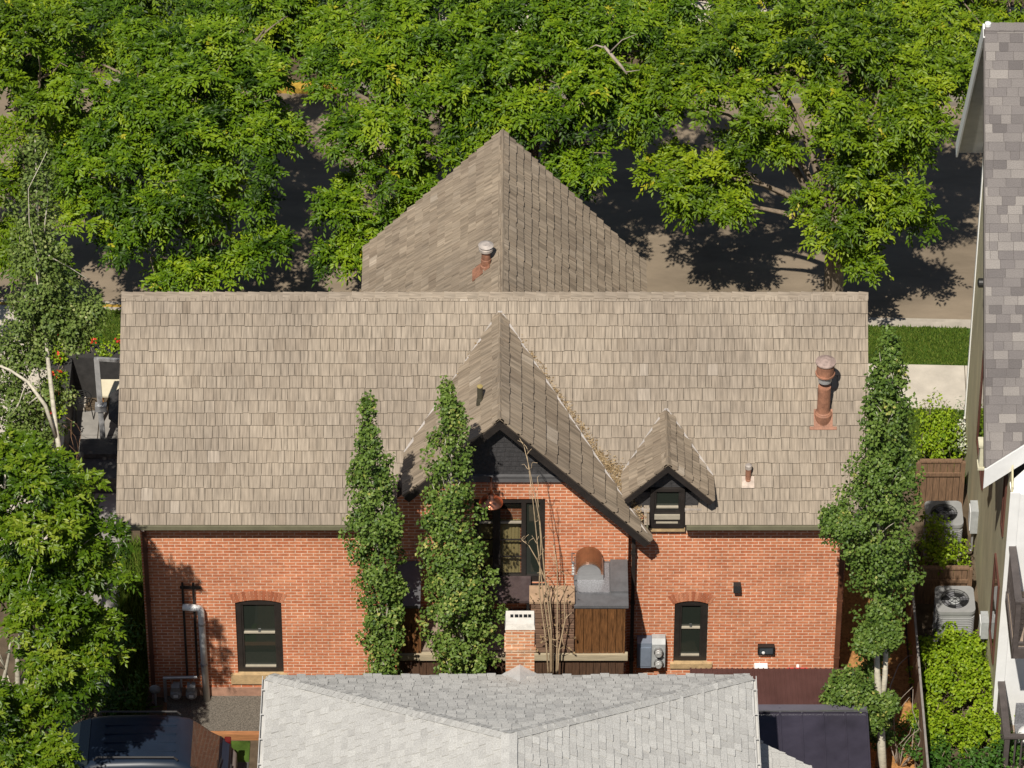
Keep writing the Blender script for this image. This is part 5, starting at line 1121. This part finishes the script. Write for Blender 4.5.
# big leafy tree bottom left
L = lob([(0, 560, -4.2, 1.15), (35, 500, -4.2, .95), (60, 548, -4.0, .65), (10, 640, -4.6, 1.2), (54, 632, -4.4, .72), (25, 705, -5, 1.05), (5, 475, -4.2, .8), (38, 595, -4.4, .9), (20, 600, -4.7, .8), (78, 590, -4, .4), (72, 665, -4.6, .45), (0, 750, -5.4, 1.0), (40, 748, -5.2, .6), (84, 648, -4.2, .26), (76, 560, -4, .32), (48, 705, -4.8, .38), (90, 528, -4.2, .30), (90, 572, -4.2, .28), (94, 625, -4.1, .24), (70, 495, -4.3, .32)])
base = V((-8.6, -4.3, 0)); t = thing('leafy_tree', 'bright green broadleaf tree in the lower left corner shading the suv', 'tree', base)
mb = MB(); fk = base+V((.1, 0, 3.0)); mb.tube([base-V((0, 0, .1)), base+V((.05, 0, 1.5)), fk], [.16, .12, .10], 10)
for i, (c, r) in enumerate(L):
    p = limb(mb, fk-V((0, 0, .1)), c, .06, .015, 900+i, .1)
    for q in range(3): limb(mb, p[4], c+V((R.uniform(-1, 1), R.uniform(-1, 1), R.uniform(-.2, 1)))*r*.8, .018, .005, 950+i*4+q, .1, 5, 5)
mb.build('trunk', PALEBARK, t, smooth=True)
compound_crown('crown', 77, L, MAPLE, t, tuple(base), 38, sprays=10, leaflets=7, spray=.19, L=.105, W=.045, yellow=.004)
GA = 'narrow upright aspens'
column_tree('columnar_aspen', [(400, 366, 2), (420, 368, 8), (440, 369, 14), (460, 371, 19), (480, 371, 24), (500, 372, 27), (520, 373, 28), (545, 376, 27), (570, 379, 26), (600, 382, 24), (630, 381, 20), (660, 382, 19), (690, 384, 17), (740, 385, 10)], -2.0, 'narrow upright aspen in front of the deck, left of the pair', ASPEN, 201, GA)
column_tree('columnar_aspen', [(385, 447, 2), (405, 449, 8), (430, 451, 14), (460, 451, 20), (490, 449, 24), (520, 448, 27), (545, 451, 31), (565, 457, 37), (590, 460, 39), (615, 461, 38), (640, 463, 34), (665, 463, 29), (690, 462, 24), (740, 458, 10)], -2.05, 'narrow upright aspen before the pointed gable, right of the pair', ASPEN, 202, GA, tone0=.58)
column_tree('columnar_aspen', [(330, 890, 2), (350, 889, 9), (380, 887, 18), (420, 886, 26), (460, 888, 31), (490, 881, 38), (515, 874, 44), (540, 876, 42), (565, 884, 34), (590, 888, 26), (620, 878, 22), (645, 877, 18), (662, 872, 9), (680, 870, 15), (705, 872, 19), (730, 878, 14), (745, 880, 4)], -1.9, 'tall upright aspen with forked pale stem at the right end of the brick house', ASPEN, 203, GA, stems=[[(885, 800, -2.5, .082), (882, 755, -2.5, .078), (880, 715, -2.4, .072), (877, 670, -2.2, .055), (877, 600, -1.9, .03)], [(880.5, 722, -2.4, .06), (885, 675, -2.2, .05), (888, 590, -1.9, .03)]], tone0=.47, extra=[(846, 688, .30, -.7), (836, 694, .2, -.7), (838, 520, .3, -.1), (860, 700, .3, -.75), (872, 718, .22, -.75), (868, 640, .25, -.6), (888, 632, .22, -.6), (886, 705, .16, -.75)])
# pale sparse aspen on the left
L = [((on_y(px, py, 2.5)), r) for px, py, r in ((35, 150, .25), (36, 185, .38), (33, 220, .42), (38, 255, .48), (45, 290, .55), (60, 315, .5), (75, 335, .35), (30, 320, .5), (15, 355, .5), (10, 400, .55), (40, 350, .3), (35, 430, .5), (50, 395, .35), (15, 450, .5), (90, 310, .3))]
base = on_y(66, 500, 2.0); base = V((-8.0, 1.0, 0)); t = thing('pale_aspen', 'sparse pale aspen leaning over the left patio with white bark', 'tree', base)
mb = MB(); mb.tube([base-V((0, 0, .1)), on_y(64, 478, 1.2), on_y(56, 430, 1.8), on_y(48, 360, 2.2), on_y(42, 290, 2.5), on_y(37, 200, 2.5), on_y(35, 140, 2.5)], [.06, .05, .045, .038, .028, .018, .006], 10)
mb.tube([on_y(57, 440, 1.7), on_y(45, 405, 1.7), on_y(28, 382, 1.9), on_y(10, 370, 2.1), on_y(-10, 362, 2.2)], [.036, .036, .03, .024, .018], 9)
for i, (c, r) in enumerate(L):
    for q in range(1): limb(mb, on_y(40+R.uniform(-4, 8), 300+R.uniform(-60, 80), 2.4) if c.z > 4 else on_y(40, 395, 1.9), c+V((R.uniform(-1, 1), R.uniform(-1, 1), R.uniform(-.3, 1)))*r, .016, .004, 700+i*4+q, .1, 5, 5)
mb.build('trunk', PALEBARK, t, smooth=True)
simple_crown('crown', 204, [(c, r*1.1) for c, r in L], ASPENY, t, tuple(base), 120, 52, .19, .065, .055, .45, .18, .1)
# bare climbing stems in front of the deck
base = V((on_y(552, 672, YD-.3).x, YD-.3, 0)); t = thing('bare_shrub', 'tall leafless shrub of thin tan stems in front of the slatted screen', 'shrub', base)
mb = MB(); Y0_ = YD-.3
for k, pts in enumerate(([(552, 690), (550, 630), (546, 580), (540, 520), (530, 470), (522, 445)], [(553, 690), (549, 640), (543, 600), (537, 545), (533, 500), (528, 455)], [(551, 690), (552, 640), (548, 590), (538, 560), (527, 545), (521, 540)], [(554, 690), (556, 640), (559, 600), (556, 565), (553, 545)], [(550, 690), (546, 640), (540, 590), (541, 540), (536, 490)], [(553, 690), (560, 650), (566, 620), (562, 590), (565, 575)])):
    P_ = [on_y(x+R.uniform(-2, 2), y, Y0_+R.uniform(-.08, .08)) for x, y in pts]; P_[0] = base+V((R.uniform(-.06, .06), 0, -.05)); mb.tube(P_, [.017-.0125*i/(len(P_)-1) for i in range(len(P_))], 7)
    for i in range(1, len(P_)): 
        for q in range(2): limb(mb, P_[i], P_[i]+V((R.uniform(-.14, .14), R.uniform(-.15, .15), R.uniform(.05, .3))), .006, .003, k*30+i*3+q, .2, 5, 5)
mb.build('stems', TWIG, t, smooth=True)
g = np.random.default_rng(9); P = np.array([on_y(531+45*g.random(), 585+70*g.random(), Y0_+.1) for _ in range(70)])
leaf_mesh('dry_leaves', P, rdir(g, 70), rdir(g, 70)+np.array([0, -1, .3]), np.full(70, .07), np.full(70, .04), g.random(70)*.5, LITTER, t, tuple(base))
# shrubs
Z = lambda px, py, z: on_z(px, py, z)
GS = 'lime green shrubs in the side yard'
shrub('lime_shrub', [(Z(935, 415, .9), .38), (Z(950, 425, .8), .4), (Z(930, 440, .7), .35), (Z(950, 448, .6), .35), (Z(938, 430, .7), .4)], 'lime green shrub on the small lawn behind the far fence panel', LIME, 301, GS, 70, 36, .075, .045)
shrub('lime_shrub', [(Z(934, 538, 1.1), .34), (Z(945, 552, .9), .38), (Z(928, 552, .9), .28), (Z(962, 558, .6), .24), (Z(932, 518, 1.5), .2), (Z(955, 545, .9), .3)], 'lime green shrub crowding the front of the far air conditioner', LIME, 302, GS, 70, 36, .075, .045)
shrub('white_flower_bush', [(Z(965, 425, .8), .16), (Z(964, 445, .6), .16), (Z(966, 405, .9), .12)], 'slim bush with pale blossom beside the white trimmed corner', leafmat('pale_blossom', [(0, (.10, .2, .03)), (.5, (.4, .42, .3)), (1, (.7, .68, .6))]), 303, None, 90, 30, .05, .04)
iv = [(Z(px, py, .45), .34) for px, py in ((945, 655), (960, 650), (975, 668), (945, 680), (962, 690), (985, 690), (935, 705), (955, 718), (978, 715), (990, 730), (940, 735), (925, 670), (965, 735), (995, 705), (972, 648), (930, 650), (925, 725), (985, 672), (955, 635))]
shrub('ivy_bed', iv, 'long bed of lime yellow leaves below the near air conditioner', LIME, 304, None, 130, 44, .07, .05, .14)
dk_ = [(Z(px, py, .6), .36) for px, py in ((925, 760), (950, 758), (975, 762), (1000, 755), (1020, 752), (940, 780), (1010, 775), (980, 780))]
shrub('dark_hedge', dk_, 'darker green hedge along the bottom right corner', DARKSHRUB, 305, None, 70, 36, .09, .05)
shrub('mulch_sapling', [(Z(905, 725, .6), .22), (Z(915, 735, .5), .2), (Z(900, 745, .4), .16)], 'small dark sapling on the orange mulch right of the pale stem', DARKSHRUB, 306, None, 60, 26, .07, .045)
base = V((on_z(900, 766, 0).x, on_z(900, 766, 0).y, 0)); t = thing('dead_sapling', 'bare dead twigs sticking up from the orange mulch', 'shrub', base)
mb = MB()
for k in range(9): limb(mb, base-V((0, 0, .05)), base+V((R.uniform(-.3, .4), R.uniform(-.1, .2), R.uniform(.7, 1.9))), .016, .004, 600+k, .15, 6, 5)
limb(mb, base, on_z(918, 655, .6), .02, .006, 633, .15); mb.build('twigs', DEADTWIG, t, smooth=True)
base = V((on_z(78, 470, 0).x, on_z(78, 470, 0).y, 0)); t = thing('dead_sapling', 'bare reddish twigs against the charcoal planter on the left patio', 'shrub', base)
mb = MB()
for k in range(5): limb(mb, base-V((0, 0, .05)), base+V((R.uniform(-.45, -.05), R.uniform(-.1, .2), R.uniform(.6, 1.5))), .010, .003, 660+k, .15, 6, 5)
mb.build('twigs', plain('reddish_twig', (.30, .17, .10), .8, .3, 8), t, smooth=True)
# flowers in the patio trough
fb = [(V((PX0-.25, yb_-1.9+.28*k, 1.08)), .22) for k in range(9)]+[(V((PX0+.1+.28*k, yb_+.25, 1.08)), .22) for k in range(7)]
ft = shrub('trough_flowers', fb, 'lime trailing plants with red blooms in the charcoal patio trough', LIME, 307, None, 90, 30, .06, .045, .12, 'flowers')
g = np.random.default_rng(12)
for c, r in fb[::2]:
    P = np.array(c)+g.normal(0, 1, (12, 3))*np.array([.05, .05, .02])+np.array([0, -.05, .2])
    leaf_mesh('red_bloom', P, rdir(g, 12), rdir(g, 12)+np.array([0, -.5, 1]), np.full(12, .06), np.full(12, .05), g.random(12), REDFL, ft, tuple(ft.location))
shrub('bush_under_aspen', [(on_z(15, 480, .7), .5), (on_z(40, 475, .6), .45), (on_z(60, 490, .5), .35)], 'low bush with a few yellow leaves at the left edge of the patio', ASPENY, 308, None, 50, 30, .07, .055)
shrub('verge_shrub', [(on_z(90, 690, .9), .6), (on_z(125, 640, .9), .4), (on_z(120, 690, .6), .5), (on_z(60, 720, .9), .6)], 'shaded green bush between the leafy tree and the brick house corner', DARKSHRUB, 309, None, 40, 40, .10, .045, .2)
shrub('verge_shrub', [(on_z(92, 350, .4), .3), (on_z(75, 350, .4), .25), (on_z(108, 348, .35), .25)], 'low bush behind the trough on the left patio', DARKSHRUB, 310, None, 50, 30, .07, .045)
